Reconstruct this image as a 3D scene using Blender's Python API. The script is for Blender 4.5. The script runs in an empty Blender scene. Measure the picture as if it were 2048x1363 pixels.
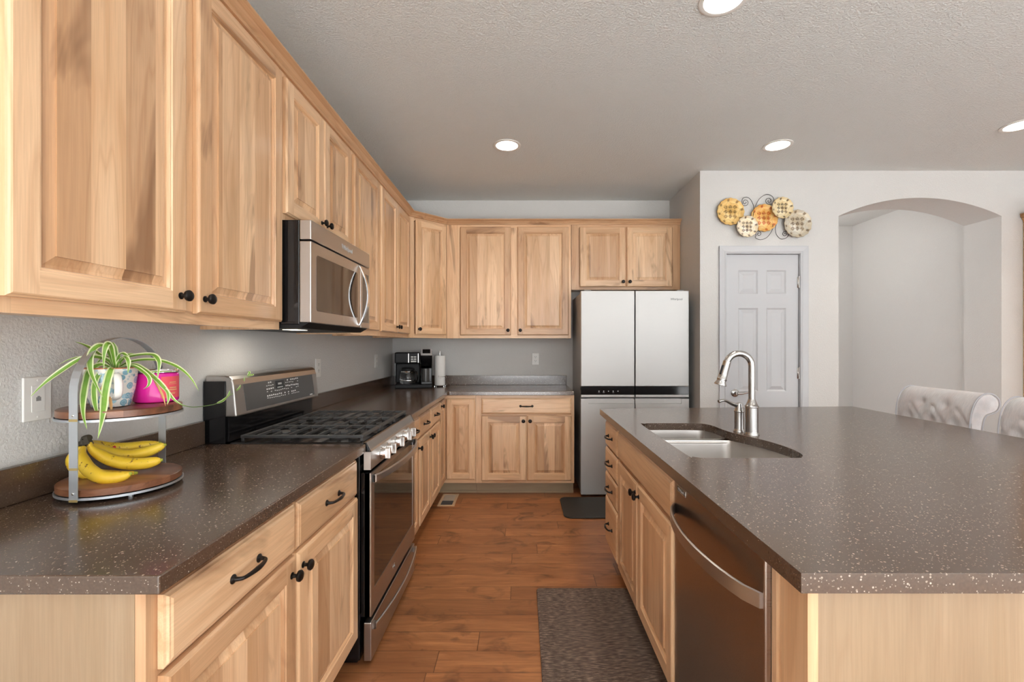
import bpy, bmesh, math, random
from mathutils import Vector, Matrix
random.seed(7)
R = math.radians
C = bpy.context.scene.collection
SC = bpy.context.scene
# ------------------------------------------------------------------ camera
EYE = 1.311; FPX = 910.0; VX, VY = 1043.0, 689.0
FZ = 0.03                      # floor level
cam = bpy.data.objects.new('camera', bpy.data.cameras.new('camera'))
C.objects.link(cam); SC.camera = cam
cam.location = (0, 0, EYE); cam.rotation_euler = (R(90), 0, 0)
cam.data.sensor_width = 36; cam.data.lens = 36 * FPX / 2048
cam.data.shift_x = -(VX - 1024) / 2048; cam.data.shift_y = (VY - 681.5) / 2048
cam.data.clip_start = 0.05
# ------------------------------------------------------------------ world, daylight, exposure
w = bpy.data.worlds.new('world'); SC.world = w; w.use_nodes = True
bgn = w.node_tree.nodes['Background']
bgn.inputs[0].default_value = (0.97, 0.985, 1.0, 1); bgn.inputs[1].default_value = 4.2
SC.view_settings.view_transform = 'Standard'; SC.view_settings.look = 'None'
SC.view_settings.gamma = 1; SC.view_settings.use_curve_mapping = False
SC.view_settings.exposure = 0.03
SC.cycles.use_denoising = True
SC.cycles.max_bounces = 8; SC.cycles.diffuse_bounces = 5; SC.cycles.glossy_bounces = 4
SC.cycles.sample_clamp_indirect = 6
SC.cycles.caustics_reflective = False; SC.cycles.caustics_refractive = False

# daylight from the windows of the living area behind the viewpoint and of the dining side
sl = bpy.data.lights.new('sun', 'SUN'); sl.energy = 54; sl.angle = R(2); sl.color = (.97, .985, 1)
so = bpy.data.objects.new('sun', sl); C.objects.link(so); so.rotation_euler = (R(50), 0, R(4))   # through the rear openings; added to bounce off the carpet onto the ceiling

# ------------------------------------------------------------------ helpers
def P(px, py, Y):
    return Vector(((px - VX) * Y / FPX, Y, EYE - (py - VY) * Y / FPX))
def link(o, parent=None):
    C.objects.link(o)
    if parent is not None: o.parent = parent
    return o
def tag(o, label, cat, group=None, kind=None):
    o['label'] = label; o['category'] = cat
    if group: o['group'] = group
    if kind: o['kind'] = kind
    return o
def thing(name, label, cat, loc=(0, 0, 0), rz=0, group=None):
    o = bpy.data.objects.new(name, None); o.empty_display_size = .1
    o.location = loc; o.rotation_euler = (0, 0, rz); link(o)
    return tag(o, label, cat, group)
def NB(): return bmesh.new()
def obj(name, bm, mats, parent=None, loc=(0, 0, 0), rot=(0, 0, 0), bevel=0, smooth=False, seg=2, label=None):
    if smooth:
        for f in bm.faces: f.smooth = True
        for e in bm.edges:
            if len(e.link_faces) == 2 and e.calc_face_angle(0) > R(smooth if smooth is not True else 35): e.smooth = False
    me = bpy.data.meshes.new(name); bm.to_mesh(me); bm.free()
    if not isinstance(mats, (list, tuple)): mats = [mats]
    for m in mats: me.materials.append(m)
    o = bpy.data.objects.new(name, me); o.location = loc; o.rotation_euler = rot
    link(o, parent)
    if bevel:
        b = o.modifiers.new('bevel', 'BEVEL'); b.width = bevel; b.segments = seg; b.limit_method = 'ANGLE'; b.angle_limit = R(40)
        b.harden_normals = False
    if label: o['label'] = label
    return o
def struct(name, bm, mats, **k):
    o = obj(name, bm, mats, **k); o['kind'] = 'structure'; return o
def box(bm, x0, x1, y0, y1, z0, z1, mi=0, mat=None):
    vs = [bm.verts.new(v) for v in ((x0,y0,z0),(x1,y0,z0),(x1,y1,z0),(x0,y1,z0),(x0,y0,z1),(x1,y0,z1),(x1,y1,z1),(x0,y1,z1))]
    if mat is not None:
        for v in vs: v.co = mat @ v.co
    for q in ((3,2,1,0),(4,5,6,7),(0,1,5,4),(1,2,6,5),(2,3,7,6),(3,0,4,7)):
        f = bm.faces.new([vs[i] for i in q]); f.material_index = mi
    return vs
def prism(bm, pts, fn, a, b, mi=0):
    """pts 2D outline, fn(u, v, t) -> 3D, extruded from t=a to t=b"""
    A = [bm.verts.new(fn(u, v, a)) for u, v in pts]; B = [bm.verts.new(fn(u, v, b)) for u, v in pts]
    n = len(pts); fs = [bm.faces.new(A[::-1]), bm.faces.new(B)]
    for i in range(n):
        fs.append(bm.faces.new((A[i], A[(i+1) % n], B[(i+1) % n], B[i])))
    for f in fs: f.material_index = mi
    bmesh.ops.recalc_face_normals(bm, faces=fs)
def lathe(bm, prof, seg=24, mat=Matrix(), mi=0, caps=True):
    rings = []
    for r, z in prof:
        rings.append([bm.verts.new(mat @ Vector((r*math.cos(2*math.pi*i/seg), r*math.sin(2*math.pi*i/seg), z))) for i in range(seg)])
    fs = []
    for a, b in zip(rings, rings[1:]):
        for i in range(seg):
            fs.append(bm.faces.new((a[i], a[(i+1) % seg], b[(i+1) % seg], b[i])))
    if caps:
        fs.append(bm.faces.new(rings[0][::-1])); fs.append(bm.faces.new(rings[-1]))
    for f in fs: f.material_index = mi
    bmesh.ops.recalc_face_normals(bm, faces=fs)
def catmull(pts, n=6):
    pts = [Vector(p) for p in pts]; out = []
    for i in range(len(pts) - 1):
        p0 = pts[max(i-1, 0)]; p1 = pts[i]; p2 = pts[i+1]; p3 = pts[min(i+2, len(pts)-1)]
        for k in range(n):
            t = k / n
            out.append(.5*((2*p1) + (p2-p0)*t + (2*p0-5*p1+4*p2-p3)*t*t + (3*p1-p0-3*p2+p3)*t**3))
    out.append(pts[-1]); return out
def interp(vals, t):
    x = t * (len(vals) - 1); i = min(int(x), len(vals) - 2); return vals[i] + (vals[i+1] - vals[i]) * (x - i)
def tube(bm, pts, rad, seg=10, mi=0, sx=1, sy=1, up=None, cap=True):
    n = len(pts); rings = []
    pts = [Vector(p) for p in pts]
    prev = Vector(up) if up else None
    for i, p in enumerate(pts):
        t = (pts[min(i+1, n-1)] - pts[max(i-1, 0)]).normalized()
        if prev is None:
            prev = Vector((0, 0, 1)) if abs(t.z) < .9 else Vector((1, 0, 0))
        a = (prev - t * prev.dot(t)).normalized(); b = t.cross(a); prev = a
        r = rad if isinstance(rad, (int, float)) else interp(rad, i / (n-1))
        rings.append([bm.verts.new(p + a*(r*sx*math.cos(2*math.pi*(k+.5)/seg)) + b*(r*sy*math.sin(2*math.pi*(k+.5)/seg))) for k in range(seg)])
    fs = []
    for a, b in zip(rings, rings[1:]):
        for i in range(seg): fs.append(bm.faces.new((a[i], a[(i+1) % seg], b[(i+1) % seg], b[i])))
    if cap: fs.append(bm.faces.new(rings[0][::-1])); fs.append(bm.faces.new(rings[-1]))
    for f in fs: f.material_index = mi
    bmesh.ops.recalc_face_normals(bm, faces=fs)
def MT(x, y, z, rx=0, ry=0, rz=0):
    return Matrix.Translation((x, y, z)) @ Matrix.Rotation(rz, 4, 'Z') @ Matrix.Rotation(ry, 4, 'Y') @ Matrix.Rotation(rx, 4, 'X')
def rrect(x0, x1, y0, y1, r, n=5):
    out = []
    for cx, cy, a in ((x1-r, y0+r, -90), (x1-r, y1-r, 0), (x0+r, y1-r, 90), (x0+r, y0+r, 180)):
        for k in range(n+1):
            t = R(a + 90*k/n); out.append((cx + r*math.cos(t), cy + r*math.sin(t)))
    return out
def text(name, body, size, mat_, parent, loc, rot, ext=.0006, label=None):
    c = bpy.data.curves.new(name, 'FONT'); c.body = body; c.size = size; c.extrude = ext
    c.align_x = 'CENTER'; c.align_y = 'CENTER'; c.materials.append(mat_)
    f = bpy.data.objects.new(name, c); C.objects.link(f)
    me = bpy.data.meshes.new_from_object(f.evaluated_get(bpy.context.evaluated_depsgraph_get()))
    bpy.data.objects.remove(f); bpy.data.curves.remove(c)
    o = bpy.data.objects.new(name, me); o.location = loc; o.rotation_euler = rot; link(o, parent)
    if not me.materials: me.materials.append(mat_)
    return o

# ------------------------------------------------------------------ materials
class NT:
    def __init__(s, name):
        s.m = bpy.data.materials.new(name); s.m.use_nodes = True; s.t = s.m.node_tree
        s.b = s.t.nodes['Principled BSDF']
    def n(s, typ, **k):
        o = s.t.nodes.new(typ)
        for a, v in k.items(): setattr(o, a, v)
        return o
    def l(s, a, b): s.t.links.new(a, b)
    def val(s, sock, v):
        if isinstance(v, bpy.types.NodeSocket): s.l(v, sock)
        else: sock.default_value = v
    def math(s, op, a, b=0.0, c=None):
        o = s.n('ShaderNodeMath', operation=op); s.val(o.inputs[0], a); s.val(o.inputs[1], b)
        if c is not None: s.val(o.inputs[2], c)
        return o.outputs[0]
    def vmath(s, op, a, b):
        o = s.n('ShaderNodeVectorMath', operation=op); s.val(o.inputs[0], a); s.val(o.inputs[1], b); return o.outputs[0]
    def comb(s, x, y, z):
        o = s.n('ShaderNodeCombineXYZ')
        for i, v in enumerate((x, y, z)): s.val(o.inputs[i], v)
        return o.outputs[0]
    def sep(s, v):
        o = s.n('ShaderNodeSeparateXYZ'); s.l(v, o.inputs[0]); return o.outputs
    def noise(s, vec, scale, detail=3, rough=.55, dist=0):
        o = s.n('ShaderNodeTexNoise'); s.l(vec, o.inputs['Vector']); o.inputs['Scale'].default_value = scale
        o.inputs['Detail'].default_value = detail; o.inputs['Roughness'].default_value = rough; o.inputs['Distortion'].default_value = dist
        return o.outputs['Fac']
    def ramp(s, fac, stops):
        o = s.n('ShaderNodeValToRGB'); s.l(fac, o.inputs[0]); e = o.color_ramp.elements
        while len(e) < len(stops): e.new(.5)
        for q, (p, c) in zip(e, stops):
            q.position = p; q.color = (c, c, c, 1) if isinstance(c, (int, float)) else (*c, 1)
        return o.outputs[0]
    def mix(s, fac, a, b, mode='MIX'):
        o = s.n('ShaderNodeMix', data_type='RGBA', blend_type=mode)
        s.val(o.inputs[0], fac)
        for i, v in ((6, a), (7, b)): s.val(o.inputs[i], (*v, 1) if isinstance(v, tuple) and len(v) == 3 else v)
        return o.outputs[2]
    def bump(s, h, strength=.3, dist=.002):
        o = s.n('ShaderNodeBump'); o.inputs['Strength'].default_value = strength; o.inputs['Distance'].default_value = dist
        s.l(h, o.inputs['Height']); s.l(o.outputs[0], s.b.inputs['Normal'])
    def set(s, col=None, rough=None, metal=None, **k):
        if col is not None: s.val(s.b.inputs['Base Color'], (*col, 1) if isinstance(col, tuple) else col)
        if rough is not None: s.val(s.b.inputs['Roughness'], rough)
        if metal is not None: s.val(s.b.inputs['Metallic'], metal)
        for a, v in k.items(): s.val(s.b.inputs[a.replace('_', ' ')], v)
        return s.m
    def objco(s): return s.n('ShaderNodeTexCoord').outputs['Object']
    def rand(s): return s.n('ShaderNodeObjectInfo').outputs['Random']
    def wnoise(s, v):
        o = s.n('ShaderNodeTexWhiteNoise', noise_dimensions='3D'); s.l(v, o.inputs['Vector']); return o.outputs

def plain(name, col, rough=.5, metal=0, nz=.04, scale=40, **k):
    """a paint, plastic or metal with slight procedural variation"""
    t = NT(name); v = t.noise(t.objco(), scale, 2)
    c = t.mix(v, tuple(x*(1-nz) for x in col), tuple(min(1, x*(1+nz)) for x in col))
    return t.set(c, rough, metal, **k)

def wood(name, axis='Z', stave=None, light=(.87, .608, .385), mid=(.735, .465, .265), dark=(.30, .155, .08), rough=.33, contrast=1.0, hue=None):
    hue = hue or tuple(c*.72 for c in mid)
    t = NT(name); x, y, z = t.sep(t.objco()); rnd = t.rand()
    o = {'X': (z, y, x), 'Y': (x, z, y), 'Z': (x, y, z), 'x': (y, z, x)}[axis]   # o[2] runs with the grain
    a, b, g = o
    if stave:
        sid = t.math('FLOOR', t.math('ADD', t.math('DIVIDE', a, stave), t.math('MULTIPLY', rnd, 17.3)))
        wn = t.wnoise(t.comb(sid, t.math('MULTIPLY', rnd, 91.7), 0.0))
        tone = wn[0]; off = t.math('MULTIPLY', wn[0], 23.0)
    else:
        wn = t.wnoise(t.comb(t.math('MULTIPLY', rnd, 57.1), 3.3, 1.0)); tone = wn[0]; off = t.math('MULTIPLY', rnd, 31.0)
    ca = t.math('ADD', a, off)
    v1 = t.comb(ca, b, t.math('MULTIPLY', g, .085))
    n1 = t.noise(v1, 11, 2, .5, .45)
    rings = t.math('FRACT', t.math('MULTIPLY', n1, 7.0))
    rings = t.math('ABSOLUTE', t.math('SUBTRACT', rings, .5))
    n2 = t.noise(t.comb(ca, b, t.math('MULTIPLY', g, .025)), 260, 3, .6)
    n3 = t.noise(t.comb(ca, t.math('ADD', b, 5.0), t.math('MULTIPLY', g, .16)), 7.5, 4, .6, .6)
    base = t.mix(t.ramp(n1, [(.36, 0.0), (.66, 1.0)]), light, mid)
    base = t.mix(t.math('MULTIPLY', t.ramp(rings, [(.0, 1.0), (.20, 0.0)]), .40*contrast), base, (mid[0]*.80, mid[1]*.68, mid[2]*.60))
    n4 = t.noise(t.comb(ca, t.math('ADD', b, 9.0), t.math('MULTIPLY', g, .22)), 5.0, 4, .6, 1.0)
    base = t.mix(t.math('MULTIPLY', t.ramp(n3, [(.54, 0.0), (.70, 1.0)]), .55*contrast), base, hue)
    base = t.mix(t.math('MULTIPLY', t.ramp(n4, [(.585, 0.0), (.67, 1.0)]), .75*contrast), base, dark)
    base = t.mix(t.math('MULTIPLY', t.ramp(n2, [(.40, 1.0), (.60, 0.0)]), .20), base, tuple(c*.62 for c in mid))
    base = t.mix(t.math('MULTIPLY', contrast, .95), base, t.ramp(tone, [(.0, (1.08, 1.07, 1.04)), (.45, (1.0, .99, .97)), (.72, (.88, .82, .76)), (1.0, (.70, .61, .54))]), 'MULTIPLY')
    t.bump(n2, .08, .0006)
    return t.set(base, rough, 0, Coat_Weight=.25, Coat_Roughness=.18)

WV = wood('hickory_vertical', 'Z'); WH = wood('hickory_horizontal', 'X'); WP = wood('hickory_staves', 'Z', .088)
WY = wood('hickory_lengthwise', 'Y')
VEN = wood('pale_veneer', 'Z', None, (.40, .285, .182), (.355, .245, .148), (.30, .195, .115), .42, .5)
KICK = wood('toe_kick_board', 'X', None, (.47, .38, .25), (.42, .335, .215), (.36, .28, .17), .5, .4)
HONEY = wood('honey_oak', 'Z', None, (.66, .37, .16), (.56, .30, .12), (.36, .18, .07), .38)
WALNUT = wood('acacia_slab', 'x', .055, (.32, .135, .065), (.17, .064, .03), (.045, .018, .011), .36, 1.0, hue=(.075, .028, .016))

def paint(name, col, scale=110, strength=.35, rough=.7, dist=.0025):
    t = NT(name); co = t.objco()
    h = t.ramp(t.noise(co, scale, 3, .55, .3), [(.40, 0.0), (.62, 1.0)])
    v = t.noise(co, 3, 2)
    t.bump(h, strength, dist)
    return t.set(t.mix(v, tuple(c*.985 for c in col), tuple(c*1.015 for c in col)), rough)
WALL = paint('grey_wall_paint', (.625, .618, .602), 120, .33)
CEIL = paint('grey_ceiling_paint', (.725, .75, .745), 105, .5, .85, .0035)
TRIMW = plain('white_trim_paint', (.51, .52, .54), .35, 0, .01, 8)
PLATEW = plain('white_plastic', (.78, .77, .74), .35, 0, .01, 8)

def counter():
    t = NT('speckled_solid_surface'); co = t.objco()
    def specks(scale, thr, size):
        v = t.n('ShaderNodeTexVoronoi'); t.l(co, v.inputs['Vector']); v.inputs['Scale'].default_value = scale
        r, g, b = t.n('ShaderNodeSeparateColor'), None, None
        t.l(v.outputs['Color'], r.inputs[0])
        sz = t.math('MULTIPLY', r.outputs[1], size)
        near = t.math('LESS_THAN', v.outputs['Distance'], sz)
        return t.math('MULTIPLY', near, t.math('GREATER_THAN', r.outputs[0], thr)), r.outputs[2]
    m1, c1 = specks(150, .72, .36); m2, c2 = specks(330, .72, .40); m3, c3 = specks(110, .88, .17)
    base = t.mix(t.noise(co, 220, 3), (.058, .036, .025), (.125, .079, .053))
    base = t.mix(m2, base, t.mix(c2, (.20, .15, .115), (.42, .35, .29)))
    base = t.mix(m1, base, t.mix(c1, (.26, .19, .145), (.50, .42, .35)))
    base = t.mix(m3, base, (.55, .50, .45))
    return t.set(base, .2, 0, IOR=1.9)
CTR = counter()

def planks():
    t = NT('hand_scraped_planks'); x, y, z = t.sep(t.objco())
    W, L = .127, 1.15
    row = t.math('FLOOR', t.math('DIVIDE', y, W))
    ro = t.math('MULTIPLY', t.wnoise(t.comb(row, 2.0, 7.0))[0], 9.0)
    xs = t.math('DIVIDE', t.math('ADD', x, ro), L); col = t.math('FLOOR', xs)
    wn = t.wnoise(t.comb(row, col, 1.0)); tone = wn[0]
    off = t.math('MULTIPLY', tone, 40.0)
    g = t.math('ADD', x, off)
    n1 = t.noise(t.comb(t.math('MULTIPLY', g, .16), t.math('ADD', y, off), 0.0), 16, 4, .6, .8)
    n2 = t.noise(t.comb(t.math('MULTIPLY', g, .06), y, 1.0), 130, 3, .6)
    n3 = t.noise(t.comb(t.math('MULTIPLY', g, .7), t.math('ADD', y, off), 4.0), 7, 3, .6, 1.2)
    base = t.mix(t.ramp(n1, [(.32, 0.0), (.68, 1.0)]), (.31, .115, .042), (.53, .228, .09))
    base = t.mix(t.math('MULTIPLY', t.ramp(n2, [(.38, 1.0), (.6, 0.0)]), .35), base, (.19, .072, .028))
    base = t.mix(t.math('MULTIPLY', t.ramp(n3, [(.55, 0.0), (.72, 1.0)]), .75), base, (.085, .034, .016))
    base = t.mix(t.math('MULTIPLY', t.ramp(tone, [(.0, 1.0), (.8, 0.0)]), .55), base, (.21, .08, .032))
    fy = t.math('FRACT', t.math('DIVIDE', y, W)); fx = t.math('FRACT', xs)
    seam = t.math('MAXIMUM', t.math('LESS_THAN', t.math('MINIMUM', fy, t.math('SUBTRACT', 1.0, fy)), .012),
                  t.math('LESS_THAN', t.math('MINIMUM', fx, t.math('SUBTRACT', 1.0, fx)), .0016))
    base = t.mix(t.math('MULTIPLY', seam, .65), base, (.05, .018, .008))
    h = t.math('SUBTRACT', t.math('ADD', t.math('MULTIPLY', n1, .5), t.math('MULTIPLY', n2, .15)), t.math('MULTIPLY', seam, .5))
    t.bump(h, .3, .002)
    return t.set(base, t.math('ADD', t.math('MULTIPLY', n1, .14), .30), 0)
FLOOR = planks()

def steel(name, col=(.62, .60, .58), rough=.28, axis='Z', amt=.10):
    t = NT(name); x, y, z = t.sep(t.objco())
    k = {'X': (.01, 1, 1), 'Y': (1, .01, 1), 'Z': (1, 1, .01)}[axis]
    n = t.noise(t.comb(t.math('MULTIPLY', x, k[0]), t.math('MULTIPLY', y, k[1]), t.math('MULTIPLY', z, k[2])), 600, 2)
    return t.set(t.mix(n, tuple(c*.94 for c in col), tuple(min(1, c*1.05) for c in col)), t.math('ADD', t.math('MULTIPLY', n, amt), rough), 1)
STEEL = steel('brushed_steel', (.52, .50, .48), axis='Y'); STEELZ = steel('brushed_steel_vertical', axis='Z')
FRIDGE = steel('fridge_steel', (.52, .515, .505), .5, 'X'); DWS = steel('dishwasher_steel', (.40, .34, .30), .24, 'Y')
SINK = steel('sink_steel', (.54, .51, .485), .26, 'X'); NICKEL = steel('brushed_nickel', (.46, .45, .44), .2, 'Z')
GALV = steel('galvanised_metal', (.62, .66, .70), .42, 'Z', .2)
CHROME = plain('polished_metal', (.82, .82, .82), .12, 1)
BRONZE = plain('dark_bronze', (.018, .015, .014), .32, .6, .2)
BLACK = plain('black_enamel', (.008, .008, .009), .12)
BLACKM = plain('black_plastic', (.012, .012, .013), .45, Specular_IOR_Level=.25)
IRON = plain('cast_iron', (.06, .06, .061), .5, .2, .2, 90)
SMOKE = plain('dark_glass', (.022, .017, .014), .04, 0, .05, 10, IOR=1.75)
GREYGL = plain('grey_glass', (.075, .072, .07), .16, 0, .05, 10)
FSIDE = plain('fridge_side_grey', (.30, .30, .30), .45)
MARK = plain('pale_print', (.62, .62, .62), .5); MARKD = plain('dark_print', (.05, .05, .055), .5)
GROM = plain('brass_stain', (.55, .42, .18), .4, .6)
EMIT = NT('lamp_diffuser'); EMIT.set((1, 1, 1), .5, 0); EMIT.b.inputs['Emission Color'].default_value = (1, .95, .88, 1); EMIT.b.inputs['Emission Strength'].default_value = 9; EMIT = EMIT.m
WARM = NT('warm_lamp_lens'); WARM.set((1, .95, .85), .5, 0); WARM.b.inputs['Emission Color'].default_value = (1, .9, .72, 1); WARM.b.inputs['Emission Strength'].default_value = 2.5; WARM = WARM.m
def glass(name, col=(1, 1, 1)):
    t = NT(name); v = t.noise(t.objco(), 10, 1)
    return t.set(t.mix(v, tuple(c*.98 for c in col), col), .03, 0, Transmission_Weight=1.0, IOR=1.45)
GLASS = glass('clear_glass')

# ------------------------------------------------------------------ room shell
XW, YB, XJ, YP, ZC = -1.273, 4.495, 1.462, 3.727, 2.735
XR, YR, YH = 7.6, -4.8, 5.46
bm = NB(); box(bm, XW-.15, XR+.2, YR-.2, YH+.3, FZ-.1, FZ); struct('floor', bm, FLOOR)
bm = NB(); box(bm, XW-.15, XR+.2, YR-.2, YH+.3, ZC, ZC+.1); struct('ceiling', bm, CEIL)
bm = NB(); box(bm, XW-.12, XW, YR-.1, YB+.12, FZ, ZC); struct('wall_left', bm, WALL)
bm = NB(); box(bm, XW, XJ, YB, YB+.12, FZ, ZC); struct('wall_back', bm, WALL)
bm = NB(); box(bm, XJ, XJ+.12, YP+.1, YB+.12, FZ, ZC); struct('wall_return', bm, WALL)
def pantry_wall():
    bm = NB(); X0, X1 = 2.597, 3.932; ZS, RISE = 2.365, .149; D = .318
    c = X1 - X0; rad = (c*c/4 + RISE*RISE) / (2*RISE); zc0 = ZS + RISE - rad; xm = (X0+X1)/2
    dx0, dx1, dz = 1.676, 2.282, 2.058          # pantry doorway
    y0, y1 = YP, YP+.1
    N = 28; arc = []
    for i in range(N+1):
        x = X0 + c*i/N; arc.append((x, zc0 + math.sqrt(rad*rad - (x-xm)**2)))
    F = lambda u, v, t: (u, t, v)
    for pts in ([(XJ, FZ), (dx0, FZ), (dx0, ZC), (XJ, ZC)], [(dx0, dz), (dx1, dz), (dx1, ZC), (dx0, ZC)],
                [(dx1, FZ), (X0, FZ), (X0, ZC), (dx1, ZC)], [(X1, FZ), (XR+.2, FZ), (XR+.2, ZC), (X1, ZC)]):
        prism(bm, pts, F, y0, y1)
    fs = []
    for (xa, za), (xb, zb) in zip(arc, arc[1:]):     # wall above the arch and its soffit
        q = [bm.verts.new(v) for v in ((xa, y0, za), (xb, y0, zb), (xb, y0, ZC), (xa, y0, ZC))]; fs.append(bm.faces.new(q))
        q = [bm.verts.new(v) for v in ((xa, y0, za), (xa, y0+D, za), (xb, y0+D, zb), (xb, y0, zb))]; fs.append(bm.faces.new(q))
    for (xa, za), (xb, zb) in zip(arc, arc[1:]):     # back face of the arched wall
        q = [bm.verts.new(v) for v in ((xa, y0+D, za), (xa, y0+D, ZC), (xb, y0+D, ZC), (xb, y0+D, zb))]; bm.faces.new(q)
    prism(bm, [(X0-.1, FZ), (X0, FZ), (X0, ZC), (X0-.1, ZC)], F, y0+.1, y0+D)
    prism(bm, [(X1, FZ), (X1+.14, FZ), (X1+.14, ZC), (X1, ZC)], F, y0+.1, y0+D)
    bmesh.ops.remove_doubles(bm, verts=bm.verts, dist=1e-5)
    return struct('wall_right', bm, WALL)
pantry_wall()
bm = NB(); box(bm, 3.975, 4.08, YP+.32, YH+.1, FZ, ZC); struct('wall_hall_right', bm, WALL)
bm = NB(); box(bm, XJ, 3.975, YH, YH+.1, FZ, ZC); struct('wall_hall_back', bm, WALL)
hl = bpy.data.lights.new('hall_fill', 'POINT'); hl.energy = 12; hl.shadow_soft_size = .3; hl.color = (1, .96, .91)
ho = bpy.data.objects.new('hall_fill', hl); ho.location = (2.9, 4.85, 2.55); C.objects.link(ho)  # unseen point lamp, added to brighten the hall past the arch
# unseen pale carpet, added behind the viewpoint to bounce sun up to the ceiling
BOUNCE_CARP = plain('bounce_carpet_cream', (.72, .71, .69), .95, 0, .06, 60)
bm = NB(); box(bm, XW, XR, YR, -.9, FZ, FZ+.012); o = struct('floor_bounce_carpet', bm, BOUNCE_CARP)
# rear wall with its wide windows stays behind the viewpoint: two piers and a header
bm = NB()
box(bm, XW, -2.0+.9, YR-.1, YR, FZ, ZC); box(bm, 3.2, 3.8, YR-.1, YR, FZ, ZC); box(bm, 6.6, XR, YR-.1, YR, FZ, ZC); box(bm, XW, XR, YR-.1, YR, 2.5, ZC)
struct('wall_rear', bm, WALL)
bm = NB()
for a, b in ((YR, -3.6), (-1.2, YP)): box(bm, XR-.1, XR, a, b, FZ, ZC)
for a, b in ((-3.6, -1.2),): box(bm, XR-.1, XR, a, b, 2.2, ZC); box(bm, XR-.1, XR, a, b, FZ, .5)
struct('wall_light_block', bm, WALL)  # unseen wall, added to hold daylight off the pantry wall

# pantry door, its casing
def pantry_door():
    x0, x1, z1 = 1.679, 2.279, 2.055; y = YP + .035
    root = bpy.data.objects.new('door_1', None); link(root); root['kind'] = 'structure'
    bm = NB(); w = x1 - x0 - .006; h = z1 - FZ - .012; t = .035
    cols = [(.10, .262), (w-.262, w-.10)]; rows = [(.20, .58), (.71, 1.43), (1.555, 1.775)]
    rows = [(.23, .76), (.89, 1.575), (1.69, 1.885)]
    X = sorted({0, w, *[v for c in cols for v in c]}); Z = sorted({0, h, *[v for r in rows for v in r]})
    for xa, xb in zip(X, X[1:]):
        for za, zb in zip(Z, Z[1:]):
            if (xa, xb) in cols and (za, zb) in rows:
                rings = [(0, 0), (.012, .008), (.016, .008), (.042, .0015)]
                prev = None
                for d, dep in rings:
                    cur = [bm.verts.new(v) for v in ((xa+d, dep, za+d), (xb-d, dep, za+d), (xb-d, dep, zb-d), (xa+d, dep, zb-d))]
                    if prev:
                        for i in range(4): bm.faces.new((prev[i], prev[(i+1) % 4], cur[(i+1) % 4], cur[i]))
                    prev = cur
                bm.faces.new(prev)
            else:
                bm.faces.new([bm.verts.new(v) for v in ((xa, 0, za), (xb, 0, za), (xb, 0, zb), (xa, 0, zb))])
    bmesh.ops.remove_doubles(bm, verts=bm.verts, dist=1e-5)
    box(bm, 0, w, .01, t, 0, h)
    for q in ((0, 0, .001, .011), (w-.001, w, 0, .011)): pass
    obj('door_panel', bm, TRIMW, root, (x0+.003, y-.02, FZ+.008))
    for z in (1.823, 1.077, .33):      # hinges
        bm = NB(); lathe(bm, [(.0065, -.045), (.0065, .045)], 10, MT(x1+.001, y-.028, z)); lathe(bm, [(.004, .045), (.005, .05), (.001, .055)], 8, MT(x1+.001, y-.028, z))
        box(bm, x1-.012, x1+.010, y-.024, y-.021, z-.044, z+.044)
        obj('hinge', bm, STEELZ, root, smooth=True)
    bm = NB(); kx, kz = x0+.075, .915
    lathe(bm, [(.032, 0), (.032, .006), (.026, .010), (.012, .013), (.011, .04), (.012, .045)], 24, MT(kx, y-.02, kz, R(90)))
    tube(bm, catmull([(kx, y-.066, kz), (kx+.03, y-.068, kz-.002), (kx+.07, y-.066, kz+.006), (kx+.105, y-.062, kz+.004)], 5), [.010, .009, .008, .006], 10)
    obj('lever_handle', bm, NICKEL, root, smooth=True)
    # casing
    bm = NB(); xa, xb, zt = 1.676, 2.282, 2.058; W = .06
    prof = [(0, 0), (0, -.009), (.012, -.014), (.018, -.011), (.04, -.015), (.052, -.017), (W, -.017), (W, 0)]
    pathL = [(xa-.0, FZ), (xa, zt), (xb, zt), (xb, FZ)]
    dirs = [(-1, 0), (-1, 1), (1, 1), (1, 0)]
    rings = [[bm.verts.new((px + d*dx, YP + dy, pz + d*dz)) for d, dy in prof] for (px, pz), (dx, dz) in zip(pathL, dirs)]
    for a, b in zip(rings, rings[1:]):
        for i in range(len(prof)): bm.faces.new((a[i], a[(i+1) % len(prof)], b[(i+1) % len(prof)], b[i]))
    bmesh.ops.recalc_face_normals(bm, faces=bm.faces)
    struct('trim_1', bm, TRIMW)
    bm = NB()
    box(bm, xa, x0-.0005, YP-.002, YP+.1, FZ, zt); box(bm, x1+.0005, xb, YP-.002, YP+.1, FZ, zt); box(bm, x0, x1, YP-.002, YP+.1, z1, zt)
    struct('trim_2', bm, TRIMW)
pantry_door()

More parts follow.
